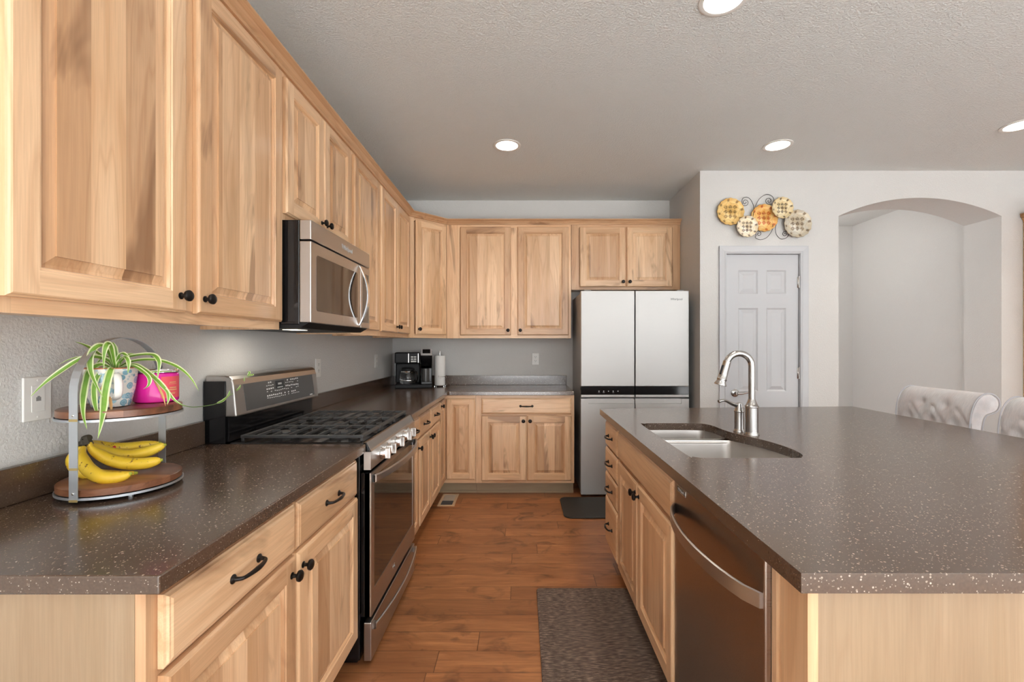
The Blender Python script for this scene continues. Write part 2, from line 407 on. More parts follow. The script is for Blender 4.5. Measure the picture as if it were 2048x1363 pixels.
# ------------------------------------------------------------------ cabinet kit  (local frame: x to the right, -y out of the face, z up)
TD = .019
def ring_faces(bm, prev, cur, mis):
    for i in range(4):
        f = bm.faces.new((prev[i], prev[(i+1) % 4], cur[(i+1) % 4], cur[i])); f.material_index = mis[i]
def rect(bm, w, h, d, y): return [bm.verts.new(v) for v in ((d, y, d), (w-d, y, d), (w-d, y, h-d), (d, y, h-d))]
def door_mesh(w, h, st=.055):
    """raised panel door: 0 rails, 1 stiles, 2 staved panel"""
    bm = NB(); t = TD; mis = [0, 1, 0, 1]
    a = rect(bm, w, h, 0, 0); bm.faces.new(a[::-1]).material_index = 1
    for d, y in ((0, -t+.007), (.003, -t+.005), (.005, -t+.0015), (.008, -t)):
        b = rect(bm, w, h, d, y); ring_faces(bm, a, b, mis); a = b
    d0 = .008
    for x0, x1, z0, z1, mi in ((d0, st, d0, h-d0, 1), (w-st, w-d0, d0, h-d0, 1), (st, w-st, d0, st, 0), (st, w-st, h-st, h-d0, 0)):
        f = bm.faces.new([bm.verts.new(v) for v in ((x0, -t, z0), (x1, -t, z0), (x1, -t, z1), (x0, -t, z1))]); f.material_index = mi
    a = rect(bm, w, h, st, -t)
    for k, (d, y) in enumerate(((st+.0025, -t+.0035), (st+.006, -t+.0035), (st+.009, -t+.011), (st+.015, -t+.011), (st+.034, -t+.0045), (st+.034, -t+.0012))):
        b = rect(bm, w, h, d, y); ring_faces(bm, a, b, mis if k < 3 else [2]*4); a = b
    bm.faces.new(a).material_index = 2
    return bm
def slab_mesh(w, h):
    bm = NB(); t = TD
    a = rect(bm, w, h, 0, 0); bm.faces.new(a[::-1])
    for d, y in ((0, -t+.008), (.004, -t+.006), (.007, -t+.0025), (.010, -t+.002), (.014, -t)):
        b = rect(bm, w, h, d, y); ring_faces(bm, a, b, [0]*4); a = b
    bm.faces.new(a); return bm
def knob_on(parent, x, z):
    bm = NB(); lathe(bm, [(.0095, 0), (.0095, .002), (.0055, .004), (.005, .012), (.007, .015), (.0145, .018), (.0158, .022), (.0155, .025), (.012, .0285), (.004, .030)], 20, MT(0, 0, 0, R(90)))
    obj('knob', bm, BRONZE, parent, (x, -TD, z), smooth=True)
def pull_on(parent, x, z, half=.048):
    bm = NB(); k = half/.048
    pts = catmull([(-.050*k, 0, 0), (-.049*k, -.012, 0), (-.043*k, -.021, 0), (-.022*k, -.026, 0), (0, -.0275, 0), (.022*k, -.026, 0), (.043*k, -.021, 0), (.049*k, -.012, 0), (.050*k, 0, 0)], 4)
    tube(bm, pts, [.0065, .0048, .0042, .0050, .0062, .0050, .0042, .0048, .0065], 10)
    for s in (-1, 1): lathe(bm, [(.0105, 0), (.0105, .002), (.007, .005), (.004, .007)], 14, MT(s*.050*k, 0, 0, R(90)))
    obj('pull_handle', bm, BRONZE, parent, (x, -TD, z), smooth=True)
def add_door(root, x0, x1, z0, z1, knob=None, kz=.045, st=.055, rot=0, loc=None):
    o = obj('cabinet_door', door_mesh(x1-x0, z1-z0, st), [WH, WV, WP], root, loc or (x0, -.0008, z0), (0, 0, rot))
    w, h = x1-x0, z1-z0
    if knob:
        knob_on(o, .026 if knob[0] == 'l' else w-.026, kz if knob[1] == 'b' else h-kz)
    return o
def add_drawer(root, x0, x1, z0, z1, pull=True, name='drawer_front'):
    o = obj(name, slab_mesh(x1-x0, z1-z0), WH, root, (x0, -.0008, z0))
    if pull: pull_on(o, (x1-x0)/2, (z1-z0)/2)
    return o
def face_frame(root, W, z0, z1, sl=.04, sr=.04, mid=(), rails=(), top=.04, bot=.038):
    bm = NB()
    box(bm, .0005, sl, 0, TD, z0, z1, 1); box(bm, W-sr, W-.0005, 0, TD, z0, z1, 1)
    box(bm, sl, W-sr, 0, TD, z1-top, z1, 0); box(bm, sl, W-sr, 0, TD, z0, z0+bot, 0)
    for a, b in mid: box(bm, a, b, 0, TD, z0+bot, z1-top, 1)
    for a, b in rails: box(bm, sl, W-sr, .0003, TD-.0003, a, b, 0)
    obj('face_frame', bm, [WH, WV], root)
def wall_cabinet(label, loc, rz, W, z0, z1, depth, doors, mid=(), sl=.04, sr=.04):
    root = thing('wall_cabinet', label, 'cabinet', loc, rz, 'wall cabinets')
    bm = NB(); box(bm, .0005, W-.0005, TD+.0005, depth, z0+.014, z1)       # box with a recessed underside
    for a, b in ((.0005, .015), (W-.015, W-.0005)): box(bm, a, b, TD+.0005, depth, z0, z0+.014)
    obj('carcass', bm, WV, root); face_frame(root, W, z0, z1, sl, sr, mid)
    for d in doors: add_door(root, *d)
    return root
ZU0, ZU1, ZD0, ZD1 = 1.371, 2.425, 1.402, 2.392
XF = -.965
D = lambda y0, a, b, *r: (a-y0, b-y0, *r)
wall_cabinet('tall hickory wall cabinet with two doors above the fruit stand, nearest on the left', (XF, .82, 0), R(90), .992, ZU0, ZU1, .305,
             [D(.82, .838, 1.289, ZD0, ZD1, 'rb'), D(.82, 1.333, 1.805, ZD0, ZD1, 'lb')], [(.464, .518)])
wall_cabinet('short hickory wall cabinet with two doors directly above the microwave', (XF, 1.815, 0), R(90), .747, 1.815, ZU1, .305,
             [D(1.815, 1.836, 2.181, 1.842, ZD1, 'rb'), D(1.815, 2.189, 2.535, 1.842, ZD1, 'lb')], [(.36, .38)])
wall_cabinet('single-door hickory wall cabinet right beside the far end of the microwave', (XF, 2.567, 0), R(90), .502, ZU0, ZU1, .305,
             [D(2.567, 2.585, 3.042, ZD0, ZD1, 'lb')])
wall_cabinet('narrow-doored hickory wall cabinet with two doors next to the diagonal corner cabinet', (XF, 3.072, 0), R(90), .824, ZU0, ZU1, .305,
             [D(3.072, 3.083, 3.474, ZD0, ZD1, 'rb'), D(3.072, 3.481, 3.87, ZD0, ZD1, 'lb')], [(.39, .42)])
wall_cabinet('wide hickory wall cabinet with two tall doors above the back counter', (-.688, 4.185, 0), 0, 1.144, ZU0, ZU1, .305,
             [(.126, .591, 1.398, ZD1, 'rb'), (.651, 1.120, 1.398, ZD1, 'lb')], [(.586, .656)], .12, .03)
wall_cabinet('short hickory wall cabinet with two doors above the refrigerator', (.458, 4.185, 0), 0, 1.002, 1.816, ZU1, .305,
             [(.075, .497, 1.841, ZD1, 'rb'), (.506, .925, 1.841, ZD1, 'lb')], [(.48, .52)], .07, .07)
def corner_wall():
    a = Vector((XF, 3.898)); b = Vector((-.690, 4.185)); d = b - a; ang = math.atan2(d.y, d.x); W = d.length
    root = thing('wall_cabinet', 'diagonal single-door hickory wall cabinet across the corner over the coffee maker', 'cabinet', (a.x, a.y, 0), ang, 'wall cabinets')
    bm = NB(); M = Matrix.Rotation(-ang, 4, 'Z')
    pts = []
    for x, y in ((XF, 3.902), (-.6905, 4.187), (-.6905, YB-.002), (XW+.002, YB-.002), (XW+.002, 3.902)):
        v = M @ Vector((x-a.x, y-a.y, 0)); pts.append((v.x, v.y + (TD+.001 if (x, y) in ((XF, 3.902), (-.6905, 4.187)) else 0)))
    prism(bm, pts, lambda u, v, t: (u, v, t), ZU0+.004, ZU1); obj('carcass', bm, WV, root)
    face_frame(root, W, ZU0, ZU1, .05, .03)
    add_door(root, .062, .385, ZD0, ZD1, 'lb', .045, .05)
corner_wall()
# crown moulding running over all wall cabinets
def crown():
    bm = NB()
    prof = [(0, 2.412), (.010, 2.412), (.014, 2.418), (.014, 2.423), (.018, 2.426), (.022, 2.430), (.030, 2.440), (.044, 2.446), (.052, 2.449), (.052, 2.456), (0, 2.456)]
    path = [Vector((XF, .815)), Vector((XF, 3.898)), Vector((-.690, 4.185)), Vector((1.459, 4.185))]
    rings = []
    for i, p in enumerate(path):
        ns = []
        for a, b in ((i-1, i), (i, i+1)):
            if a >= 0 and b < len(path):
                d = (path[b] - path[a]).normalized(); ns.append(Vector((d.y, -d.x)))
        m = sum(ns, Vector((0, 0))) / len(ns); m = m / m.dot(ns[0])
        rings.append([bm.verts.new((p.x + m.x*(o+.0005), p.y + m.y*(o+.0005), z)) for o, z in prof])
    n = len(prof)
    for k, (a, b) in enumerate(zip(rings, rings[1:])):
        for i in range(n):
            f = bm.faces.new((a[i], a[(i+1) % n], b[(i+1) % n], b[i])); f.material_index = 0 if k == 0 else 1
    bm.faces.new(rings[0]); bm.faces.new(rings[-1][::-1])
    bmesh.ops.recalc_face_normals(bm, faces=bm.faces)
    struct('trim_3', bm, [WY, WH])
crown()

# ------------------------------------------------------------------ base cabinets
ZB0, ZB1 = .133, .882
XB = -.661
def base_cabinet(label, loc, rz, W, depth, fronts, mid=(), drawer_rail=True, sl=.03, sr=.03, end=None, kick=.076, carc=None, group='base cabinets'):
    root = thing('base_cabinet', label, 'cabinet', loc, rz, group)
    bm = NB(); box(bm, .0005 if not end else .013, W-.0005, TD+.0005, depth, ZB0, carc or ZB1)
    if carc:
        for a, b in ((.0005, .016), (W-.016, W-.0005)): box(bm, a, b, TD+.0005, depth, carc, ZB1)
    obj('carcass', bm, WV, root)
    face_frame(root, W, ZB0, ZB1, sl, sr, mid, [(.70, .734)] if drawer_rail else ())
    bm = NB(); box(bm, .0005, W-.0005, kick, kick+.016, FZ, ZB0-.001); box(bm, .0005, W-.0005, kick-.012, kick, FZ, FZ+.018)
    obj('toe_kick', bm, KICK, root)
    if end:
        bm = NB(); box(bm, 0, .0125, TD+.0005, depth, FZ, ZB1); obj('end_panel', bm, VEN, root, label='pale blond veneer end panel')
    for f in fronts:
        if f[0] == 'door': add_door(root, *f[1:])
        else: add_drawer(root, *f[1:])
    return root
ZDR = (.723, .858); ZDO = (.157, .711)
base_cabinet('hickory base cabinet with two drawers and two doors under the near left counter', (XB, .80, 0), R(90), 1.003, .605,
             [('drawer', *D(.8, .825, 1.297), *ZDR), ('drawer', *D(.8, 1.31, 1.785), *ZDR),
              ('door', *D(.8, .825, 1.297), *ZDO, 'rt'), ('door', *D(.8, 1.31, 1.79), *ZDO, 'lt')], [(.48, .53)], end=True)
base_cabinet('narrow hickory base cabinet with one drawer and one door directly beyond the range', (XB, 2.562, 0), R(90), .305, .605,
             [('drawer', *D(2.562, 2.58, 2.86), *ZDR), ('door', *D(2.562, 2.58, 2.86), *ZDO, 'rt')])
base_cabinet('hickory base cabinet with two small drawers over two doors, between range and corner', (XB, 2.869, 0), R(90), .731, .605,
             [('drawer', *D(2.869, 2.876, 3.209), *ZDR), ('drawer', *D(2.869, 3.22, 3.592), *ZDR),
              ('door', *D(2.869, 2.876, 3.212), *ZDO, 'rt'), ('door', *D(2.869, 3.217, 3.592), *ZDO, 'lt')], [(.33, .36)])
base_cabinet('hickory base cabinet with one wide drawer over two doors, beside the refrigerator', (-.389, 3.88, 0), 0, .839, .605,
             [('drawer', .048, .813, *ZDR), ('door', .048, .431, *ZDO, 'rt'), ('door', .436, .813, *ZDO, 'lt')], [(.42, .45)], sl=.05)
def corner_base():
    root = thing('base_cabinet', 'inner corner hickory base cabinet with two doors meeting at a right angle', 'cabinet', (XB, 3.88, 0), 0, 'base cabinets')
    ox, oy = XB, 3.88
    bm = NB()
    pts = [(-.02, 3.602-oy), (-.02, .02), (-.391-ox, .02), (-.391-ox, 4.485-oy), (-1.27-ox, 4.485-oy), (-1.27-ox, 3.602-oy)]
    prism(bm, pts, lambda u, v, t: (u, v, t), ZB0, ZB1); obj('carcass', bm, WV, root)
    bm = NB(); box(bm, -TD, 0, 3.602-oy, 0, ZB0, ZB1, 1); box(bm, 0, -.3905-ox, 0, TD, ZB0, ZB1, 0); obj('face_frame', bm, [WH, WV], root)
    bm = NB(); box(bm, -.09, -.076, 3.602-oy, .076, FZ, ZB0-.001); box(bm, -.076, -.3905-ox, .076, .09, FZ, ZB0-.001); box(bm, -.064, -.3905-ox, .064, .076, FZ, FZ+.018); obj('toe_kick', bm, KICK, root)
    d = obj('cabinet_door', door_mesh(.255, .688, .05), [WH, WV, WP], root, (.0008, 3.606-oy, .167), (0, 0, R(90))); knob_on(d, .026, .688-.035)
    obj('cabinet_door', door_mesh(.245, .688, .05), [WH, WV, WP], root, (.0205, -.0008, .167))
corner_base()

# ------------------------------------------------------------------ countertops
ZT = .917; CT = .033
def slab(name, label, pts, z0, z1, mat=CTR, extra=None, holes=None):
    root = thing(name, label, 'countertop')
    bm = NB()
    if holes:
        vs = [bm.verts.new((x, y, z1)) for x, y in pts]; es = [bm.edges.new((vs[i], vs[(i+1) % len(vs)])) for i in range(len(vs))]
        hs = [bm.verts.new((x, y, z1)) for x, y in holes]; es += [bm.edges.new((hs[i], hs[(i+1) % len(hs)])) for i in range(len(hs))]
        fs = bmesh.ops.triangle_fill(bm, use_beauty=True, use_dissolve=False, edges=es)['geom']
        faces = [f for f in bm.faces]
        r = bmesh.ops.extrude_face_region(bm, geom=faces)
        for v in [g for g in r['geom'] if isinstance(g, bmesh.types.BMVert)]: v.co.z = z0
        bmesh.ops.recalc_face_normals(bm, faces=bm.faces)
    else:
        prism(bm, pts, lambda u, v, t: (u, v, t), z0, z1)
    obj('worktop', bm, mat, root, bevel=.003)
    if extra:
        bm = NB(); [box(bm, *e) for e in extra]; obj('backsplash', bm, mat, root, bevel=.002)
    return root
XC = -.618
slab('countertop', 'dark brown speckled countertop with low backsplash on the near left, holding the fruit stand',
     [(XW+.002, .776), (XC, .776), (XC, 1.806), (XW+.002, 1.806)], ZT-CT, ZT, extra=[(XW+.002, XW+.022, .78, 1.80, ZT+.0005, 1.009)])
slab('countertop', 'dark brown speckled L-shaped countertop turning the back corner under the coffee maker',
     [(XW+.002, 2.562), (XC, 2.562), (XC, 3.833), (XC+.012, 3.845), (.4436, 3.845), (.4436, YB-.002), (XW+.002, YB-.002)], ZT-CT, ZT,
     extra=[(XW+.002, XW+.022, 2.565, YB-.023, ZT+.0005, 1.009), (XW+.002, .447-.004, YB-.022, YB-.002, ZT+.0005, 1.009)])
SINKP = [(.63, 1.585), (.94, 1.585), (.985, 1.60), (1.012, 1.645), (1.022, 1.72), (1.018, 1.80), (1.0, 1.885), (.972, 1.955), (.948, 2.03), (.936, 2.11), (.932, 2.20), (.918, 2.25), (.875, 2.284), (.66, 2.287), (.615, 2.272), (.594, 2.23), (.592, 1.64), (.602, 1.605)]
slab('countertop', 'large dark brown speckled island countertop with the sink set into it',
     [(.4826, .785), (2.115, .783), (2.118, 2.915), (.4826, 2.804)], ZT-.035, ZT, holes=[(v.x, v.y) for v in catmull([(x, y, 0) for x, y in SINKP + SINKP[:1]], 3)[:-1]])

# ------------------------------------------------------------------ sink and faucet
def sink():
    root = thing('sink', 'stainless steel double bowl undermount sink in the island', 'sink')
    zt = ZT - .0365
    def bowl(name, pts, depth, shrink):
        bm = NB(); sm = [(v.x, v.y) for v in catmull([(x, y, 0) for x, y in pts + pts[:1]], 3)[:-1]]
        cx = sum(p[0] for p in sm)/len(sm); cy = sum(p[1] for p in sm)/len(sm)
        rings = []
        for s, z in ((1.05, zt), (1.0, zt), (.985, zt-.02), (shrink+.05, zt-depth+.04), (shrink, zt-depth+.012), (shrink-.07, zt-depth), (.12, zt-depth-.006)):
            rings.append([bm.verts.new((cx+(x-cx)*s, cy+(y-cy)*s, z)) for x, y in sm])
        n = len(sm)
        for a, b in zip(rings, rings[1:]):
            for i in range(n): bm.faces.new((a[i], a[(i+1) % n], b[(i+1) % n], b[i]))
        bm.faces.new(rings[-1]); bmesh.ops.recalc_face_normals(bm, faces=bm.faces)
        for f in bm.faces: f.normal_flip()
        o = obj(name, bm, SINK, root, smooth=50)
        m = o.modifiers.new('solid', 'SOLIDIFY'); m.thickness = .0015; m.offset = -1
        bm = NB(); lathe(bm, [(.043, 0), (.045, .003), (.036, .004), (.03, .001), (.028, .001)], 24, MT(cx, cy, zt-depth-.004)); obj('drain', bm, CHROME, root, smooth=True)
    bowl('bowl', [(.63, 1.58), (.94, 1.58), (.99, 1.60), (1.02, 1.645), (1.028, 1.72), (1.024, 1.80), (1.004, 1.885), (.976, 1.955), (.945, 2.02), (.90, 2.045), (.64, 2.045), (.595, 2.025), (.585, 1.98), (.585, 1.64), (.598, 1.60)], .2, .9)
    bowl('bowl', [(.63, 2.075), (.88, 2.075), (.925, 2.09), (.94, 2.13), (.936, 2.21), (.922, 2.255), (.88, 2.29), (.65, 2.292), (.605, 2.275), (.587, 2.235), (.587, 2.12), (.60, 2.085)], .17, .9)
    bm = NB(); box(bm, .62, .93, 2.038, 2.082, zt-.012, zt-.004); obj('divider', bm, SINK, root, bevel=.004)
sink()
def faucet():
    bx, by = 1.012, 2.0
    root = thing('faucet', 'brushed nickel gooseneck faucet with pull-down spray head behind the sink', 'faucet', (bx, by, ZT))
    bm = NB(); lathe(bm, [(.031, 0), (.031, .004), (.027, .010), (.0265, .014), (.0265, .118), (.029, .121), (.029, .126), (.024, .131), (.018, .145), (.0145, .155)], 28)
    obj('body', bm, NICKEL, root, smooth=True)
    bm = NB(); pts = [(0, 0, .15), (0, 0, .25), (0, 0, .300)]
    for k in range(1, 11):
        a = R(158*k/10); pts.append((-.056 + .056*math.cos(a), 0, .300 + .056*math.sin(a)))
    tube(bm, pts, .0138, 14); obj('spout', bm, NICKEL, root, smooth=True)
    a = R(158); end = Vector((-.056 + .056*math.cos(a), 0, .300 + .056*math.sin(a))); d = Vector((-math.sin(a), 0, math.cos(a)))
    d = Vector((-.30, 0, -1)).normalized()
    bm = NB(); q = d.to_track_quat('Z', 'Y').to_matrix().to_4x4()
    lathe(bm, [(.0145, -.002), (.0165, 0), (.0165, .01), (.018, .055), (.0195, .078), (.021, .080), (.021, .084), (.0195, .086), (.020, .092), (.026, .104), (.026, .108), (.022, .108), (.021, .104)], 24, Matrix.Translation(end) @ q)
    obj('spray_head', bm, NICKEL, root, smooth=True)
    bm = NB(); box(bm, -.006, .006, -.004, .004, .012, .055, 0, Matrix.Translation(end + Vector((-.017, -.006, -.004))) @ q); obj('spray_button', bm, BLACKM, root, bevel=.003)
    hx, hy = -.022, .070
    bm = NB(); lathe(bm, [(.025, 0), (.025, .004), (.021, .010), (.020, .014), (.020, .088), (.0225, .091), (.0225, .095), (.019, .100), (.017, .118), (.016, .128), (.006, .132)], 24, MT(hx, hy, 0)); obj('valve', bm, NICKEL, root, smooth=True)
    bm = NB(); tube(bm, catmull([(hx, hy, .118), (hx-.03, hy-.008, .124), (hx-.065, hy-.02, .140), (hx-.085, hy-.028, .145), (hx-.108, hy-.034, .140)], 5), [.012, .008, .006, .0065, .007], 12)
    obj('lever', bm, NICKEL, root, smooth=True)
faucet()

# ------------------------------------------------------------------ island base
XI = .517
base_cabinet('hickory sink base cabinet in the island with a plain false drawer front over two doors', (XI, 2.366, 0), R(-90), .860, .56,
             [('door', .014, .400, *ZDO, 'rt'), ('door', .410, .858, *ZDO, 'lt')], [(.39, .42)], carc=.64, group='island cabinets')
add_drawer(bpy.data.objects['base_cabinet.005'], .009, .858, .725, .862, False, 'false_front')
base_cabinet('narrow four-drawer hickory base cabinet at the far end of the island', (XI, 2.718, 0), R(-90), .350, .56,
             [('drawer', .010, .333, .722, .862), ('drawer', .010, .333, .578, .711), ('drawer', .010, .333, .434, .568), ('drawer', .010, .333, .157, .424)], drawer_rail=False, group='island cabinets')
def island_back():
    root = thing('island_panel', 'pale wood cladding closing the near end and seating side of the island', 'panel')
    bm = NB(); box(bm, 1.085, 1.70, .846, 2.718, FZ, ZT-.0365); obj('seating_side_panel', bm, VEN, root)
    bm = NB(); box(bm, .5385, 1.70, .832, .844, FZ, ZT-.0365); obj('end_panel', bm, VEN, root)
    bm = NB(); box(bm, .5195, .5385, .826, .901, FZ+.1, ZT-.0365); obj('corner_stile', bm, WV, root)
    bm = NB(); box(bm, .5265, .55, .901, .926, FZ+.1, ZT-.0365); box(bm, .5185, .5385, .926, .943, FZ+.1, ZT-.0365); obj('filler_strip', bm, WV, root)
island_back()
def dishwasher():
    y0, y1 = .9445, 1.503; XD = .505
    root = thing('dishwasher', 'dark stainless dishwasher with a bowed bar handle in the island', 'dishwasher', (XD, y1, FZ), R(-90))
    W = y1-y0; z = lambda v: v-FZ
    bm = NB(); box(bm, .002, W-.002, .03, .57, .09, z(.878)); obj('tub', bm, BLACKM, root)
    bm = NB(); box(bm, 0, W, 0, .028, z(.135), z(.876)); obj('door', bm, DWS, root, bevel=.004)
    bm = NB(); box(bm, .01, W-.01, .06, .07, 0, .1); obj('toe_panel', bm, BLACKM, root)
    bm = NB(); pts = []
    for k in range(17):
        u = k/16; pts.append((.008 + (W-.016)*u, -.003 - .057*math.sin(math.pi*u)**.62, z(.775) - 0*u))
    # flat bowed bar: tall, thin section
    rings = []
    for p in pts:
        rings.append([bm.verts.new((p[0], p[1]+a, p[2]+b)) for a, b in ((-.004, -.016), (.004, -.016), (.004, .016), (0, .018), (-.004, .016))])
    for a, b in zip(rings, rings[1:]):
        for i in range(5): bm.faces.new((a[i], a[(i+1) % 5], b[(i+1) % 5], b[i]))
    bm.faces.new(rings[0][::-1]); bm.faces.new(rings[-1]); bmesh.ops.recalc_face_normals(bm, faces=bm.faces)
    obj('bar_handle', bm, STEEL, root, smooth=True)
    bm = NB(); box(bm, .030, .105, -.0015, 0, z(.840), z(.860)); obj('badge', bm, CHROME, root, bevel=.0006)
    bm = NB(); box(bm, .034, .101, -.0022, -.001, z(.843), z(.857)); obj('badge_inlay', bm, GREYGL, root)
    text('badge_lettering', 'Whirlpool', .012, MARK, root, (.067, -.0026, z(.850)), (R(90), 0, 0), .0003)
dishwasher()

# ------------------------------------------------------------------ range
def kitchen_range():
    y0, y1 = 1.812, 2.556; W = y1-y0; XFr = -.600
    root = thing('range', 'stainless freestanding gas range with black cast iron grates and five knobs', 'range', (XFr, y0, FZ), R(90))
    z = lambda v: v-FZ; dep = lambda X: XFr-X        # local y of a world X
    bm = NB(); box(bm, .003, W-.003, dep(-.645), dep(-1.255), .02, z(.905)); box(bm, .02, W-.02, dep(-.66), dep(-1.2), 0, .02); obj('body', bm, BLACK, root, bevel=.004)
    bm = NB(); box(bm, 0, W, dep(-.628), dep(-1.165), z(.900), z(.9215)); obj('cooktop', bm, BLACK, root, bevel=.008, seg=3)
    # control panel: sloped top, upright front
    bm = NB(); prism(bm, [(0, .8125), (.0, .884), (.006, .890), (.020, .9195), (.028, .9195), (.028, .8125)], lambda u, v, t: (t, u, v-FZ), .012, W-.012)
    obj('control_panel', bm, STEEL, root, bevel=.0015)
    bm = NB()
    for a, b in ((0, .012), (W-.012, W)):
        prism(bm, [(0, .884), (.006, .890), (.020, .9195), (.028, .9195), (.028, .884)], lambda u, v, t: (t, u, v-FZ), a, b)
    obj('end_cap', bm, BLACK, root, bevel=.001)
    bm = NB()
    for a, b in ((0, .0118), (W-.0118, W)): box(bm, a, b, .0003, .028, z(.8125), z(.8837))
    obj('panel_side', bm, STEEL, root)
    for Y in (1.935, 2.025, 2.165, 2.305, 2.40):
        bm = NB(); M = MT(Y-y0, 0, z(.851), R(90))
        lathe(bm, [(.025, 0), (.025, .004), (.021, .006), (.020, .022), (.018, .025)], 24, M)
        k = obj('burner_knob', bm, CHROME, root, smooth=True)
        bm = NB(); box(bm, Y-y0-.0075, Y-y0+.0075, -.044, -.02, z(.851)-.023, z(.851)+.023); obj('grip', bm, STEELZ, k, bevel=.003)
    # oven door
    bm = NB(); dz0, dz1 = z(.2257), z(.798)
    box(bm, .004, W-.004, .006, .040, dz0, dz1); obj('oven_door', bm, BLACK, root)
    dd = bpy.context.scene.collection.objects['oven_door']
    bm = NB(); fz0, fz1 = z(.323), z(.775); wx0, wx1 = 1.855-y0, 2.505-y0
    for a in ((.004, wx0, dz0, dz1), (wx1, W-.004, dz0, dz1), (wx0, wx1, dz0, fz0), (wx0, wx1, fz1, dz1)): box(bm, a[0], a[1], 0, .006, a[2], a[3])
    box(bm, .004, .006, .0061, .026, dz0, dz1)
    obj('door_frame', bm, STEEL, dd)
    bm = NB(); box(bm, wx0, wx1, .0015, .0058, fz0, fz1); obj('window', bm, SMOKE, dd)
    def bowed(nm, zc, hh, bulge, par, th=.009, x0=.02, x1=W-.02, mat=STEEL, droop=0):
        bm = NB(); rings = []
        for k in range(21):
            u = k/20; s = math.sin(math.pi*u)**.8
            yy = -.012 - bulge*s; zz = zc - droop*s
            rings.append([bm.verts.new((x0+(x1-x0)*u, yy+a, zz+b)) for a, b in ((-th/2, -hh*.7), (th/2, -hh), (th/2, hh), (0, hh*1.05), (-th/2, hh*.8))])
        for a, b in zip(rings, rings[1:]):
            for i in range(5): bm.faces.new((a[i], a[(i+1) % 5], b[(i+1) % 5], b[i]))
        bm.faces.new(rings[0][::-1]); bm.faces.new(rings[-1]); bmesh.ops.recalc_face_normals(bm, faces=bm.faces)
        o = obj(nm, bm, mat, par, smooth=True)
        bm = NB()
        for a in (x0, x1-.02): box(bm, a, a+.02, -.011, .0, zc-hh*.9, zc+hh*.9)
        obj('handle_mount', bm, BLACK if mat is STEEL and par is dd else STEEL, o)
        return o
    bowed('door_handle', z(.772), .016, .045, dd)
    # warming drawer
    bm = NB(); box(bm, .004, W-.004, 0, .030, z(.048), z(.201)); o = obj('warming_drawer', bm, STEEL, root, bevel=.003)
    bowed('drawer_handle', z(.178), .014, .030, o, .008, .022, W-.022, STEEL, .0)
    # small curled emblem on the oven door
    bm = NB(); Yl = 2.14-y0
    pts = [(Yl+.017*math.cos(a*.5)*(1-.02*a), -.001, z(.272)+.009*math.sin(a*.5)*(1-.02*a)) for a in range(0, 14)]
    tube(bm, pts, .0016, 6); tube(bm, [(Yl-.012, -.001, z(.272)-.006), (Yl-.004, -.001, z(.272)+.006), (Yl+.004, -.001, z(.272)-.004), (Yl+.012, -.001, z(.272)+.008)], .0014, 6)
    obj('emblem', bm, CHROME, dd, smooth=True)
    # backguard
    g0, g1 = z(1.022), z(1.188)
    b = [(-1.262, 1.022), (-1.138, 1.022), (-1.150, 1.150), (-1.156, 1.172), (-1.168, 1.184), (-1.186, 1.188), (-1.262, 1.188)]
    bm = NB(); prism(bm, b, lambda u, v, t: (t, dep(u), v-FZ), .004, W-.004); gd = obj('backguard', bm, STEEL, root, bevel=.006, seg=3)
    bm = NB(); box(bm, .010, W-.010, dep(-1.172), dep(-1.26), z(.9217), z(1.0215)); box(bm, .0, .0035, dep(-1.18), dep(-1.268), z(.9), z(1.165)); obj('backguard_riser', bm, BLACK, root, bevel=.004)
    sl = lambda t: (-1.1375 - .0125*t, 1.022 + .128*t)      # along the sloped face
    bm = NB(); vs = []
    for xx, t in ((.075, .12), (W-.055, .12), (W-.062, .99), (.066, .99)):
        X, zz = sl(t); vs.append((xx, dep(X)-.0015, z(zz)))
    q = [bm.verts.new(v) for v in vs]; q2 = [bm.verts.new((v[0], v[1]+.0014, v[2])) for v in vs]
    bm.faces.new(q); [bm.faces.new((q[i], q2[i], q2[(i+1) % 4], q[(i+1) % 4])) for i in range(4)]
    bmesh.ops.recalc_face_normals(bm, faces=bm.faces)
    pg = obj('control_glass', bm, GREYGL, gd)
    tilt = math.atan2(.0125, .128)
    def on(xx, t, w, h, bm_):
        X, zz = sl(t); M = MT(xx, dep(X)-.0022, z(zz), -tilt); box(bm_, -w/2, w/2, -.0004, .0004, -h/2, h/2, 0, M)
    bm = NB(); on(.345, .80, .075, .036, bm); obj('clock_display', bm, BLACK, gd)
    bm = NB(); rr = random.Random(3)
    for row, t in enumerate((.92, .82, .70, .60, .46, .38)):
        for c in range(18):
            xx = .235 + c*.0165
            if .30 < xx < .39 and t > .62: continue
            if rr.random() < .24: continue
            on(xx, t + rr.uniform(-.01, .01), .009, .003 if row % 2 else .006, bm)
    on(.345, .83, .034, .009, bm); on(.345, .70, .05, .004, bm); obj('keypad_markings', bm, MARK, gd)
    bm = NB(); on(W-.095, .17, .028, .006, bm); obj('lettering', bm, MARK, gd)
    # burners and grates
    bl = [(.15, -.78, .046), (.15, -1.02, .038), (W/2, -.90, .055), (W-.15, -.78, .040), (W-.15, -1.02, .046)]
    for xx, X, r in bl:
        bm = NB(); lathe(bm, [(r, 0), (r, .008), (r*.9, .010), (r*.86, .010), (r*.84, .016), (r*.7, .019), (.004, .019)], 24, MT(xx, dep(X), z(.9216)), 0)
        bu = obj('burner', bm, IRON, root, smooth=True)
        bm = NB(); lathe(bm, [(r*1.22, 0), (r*1.22, .002), (r*1.05, .003), (r*1.02, .0)], 24, MT(xx, dep(X), z(.9216))); obj('burner_ring', bm, STEELZ, bu, smooth=True)
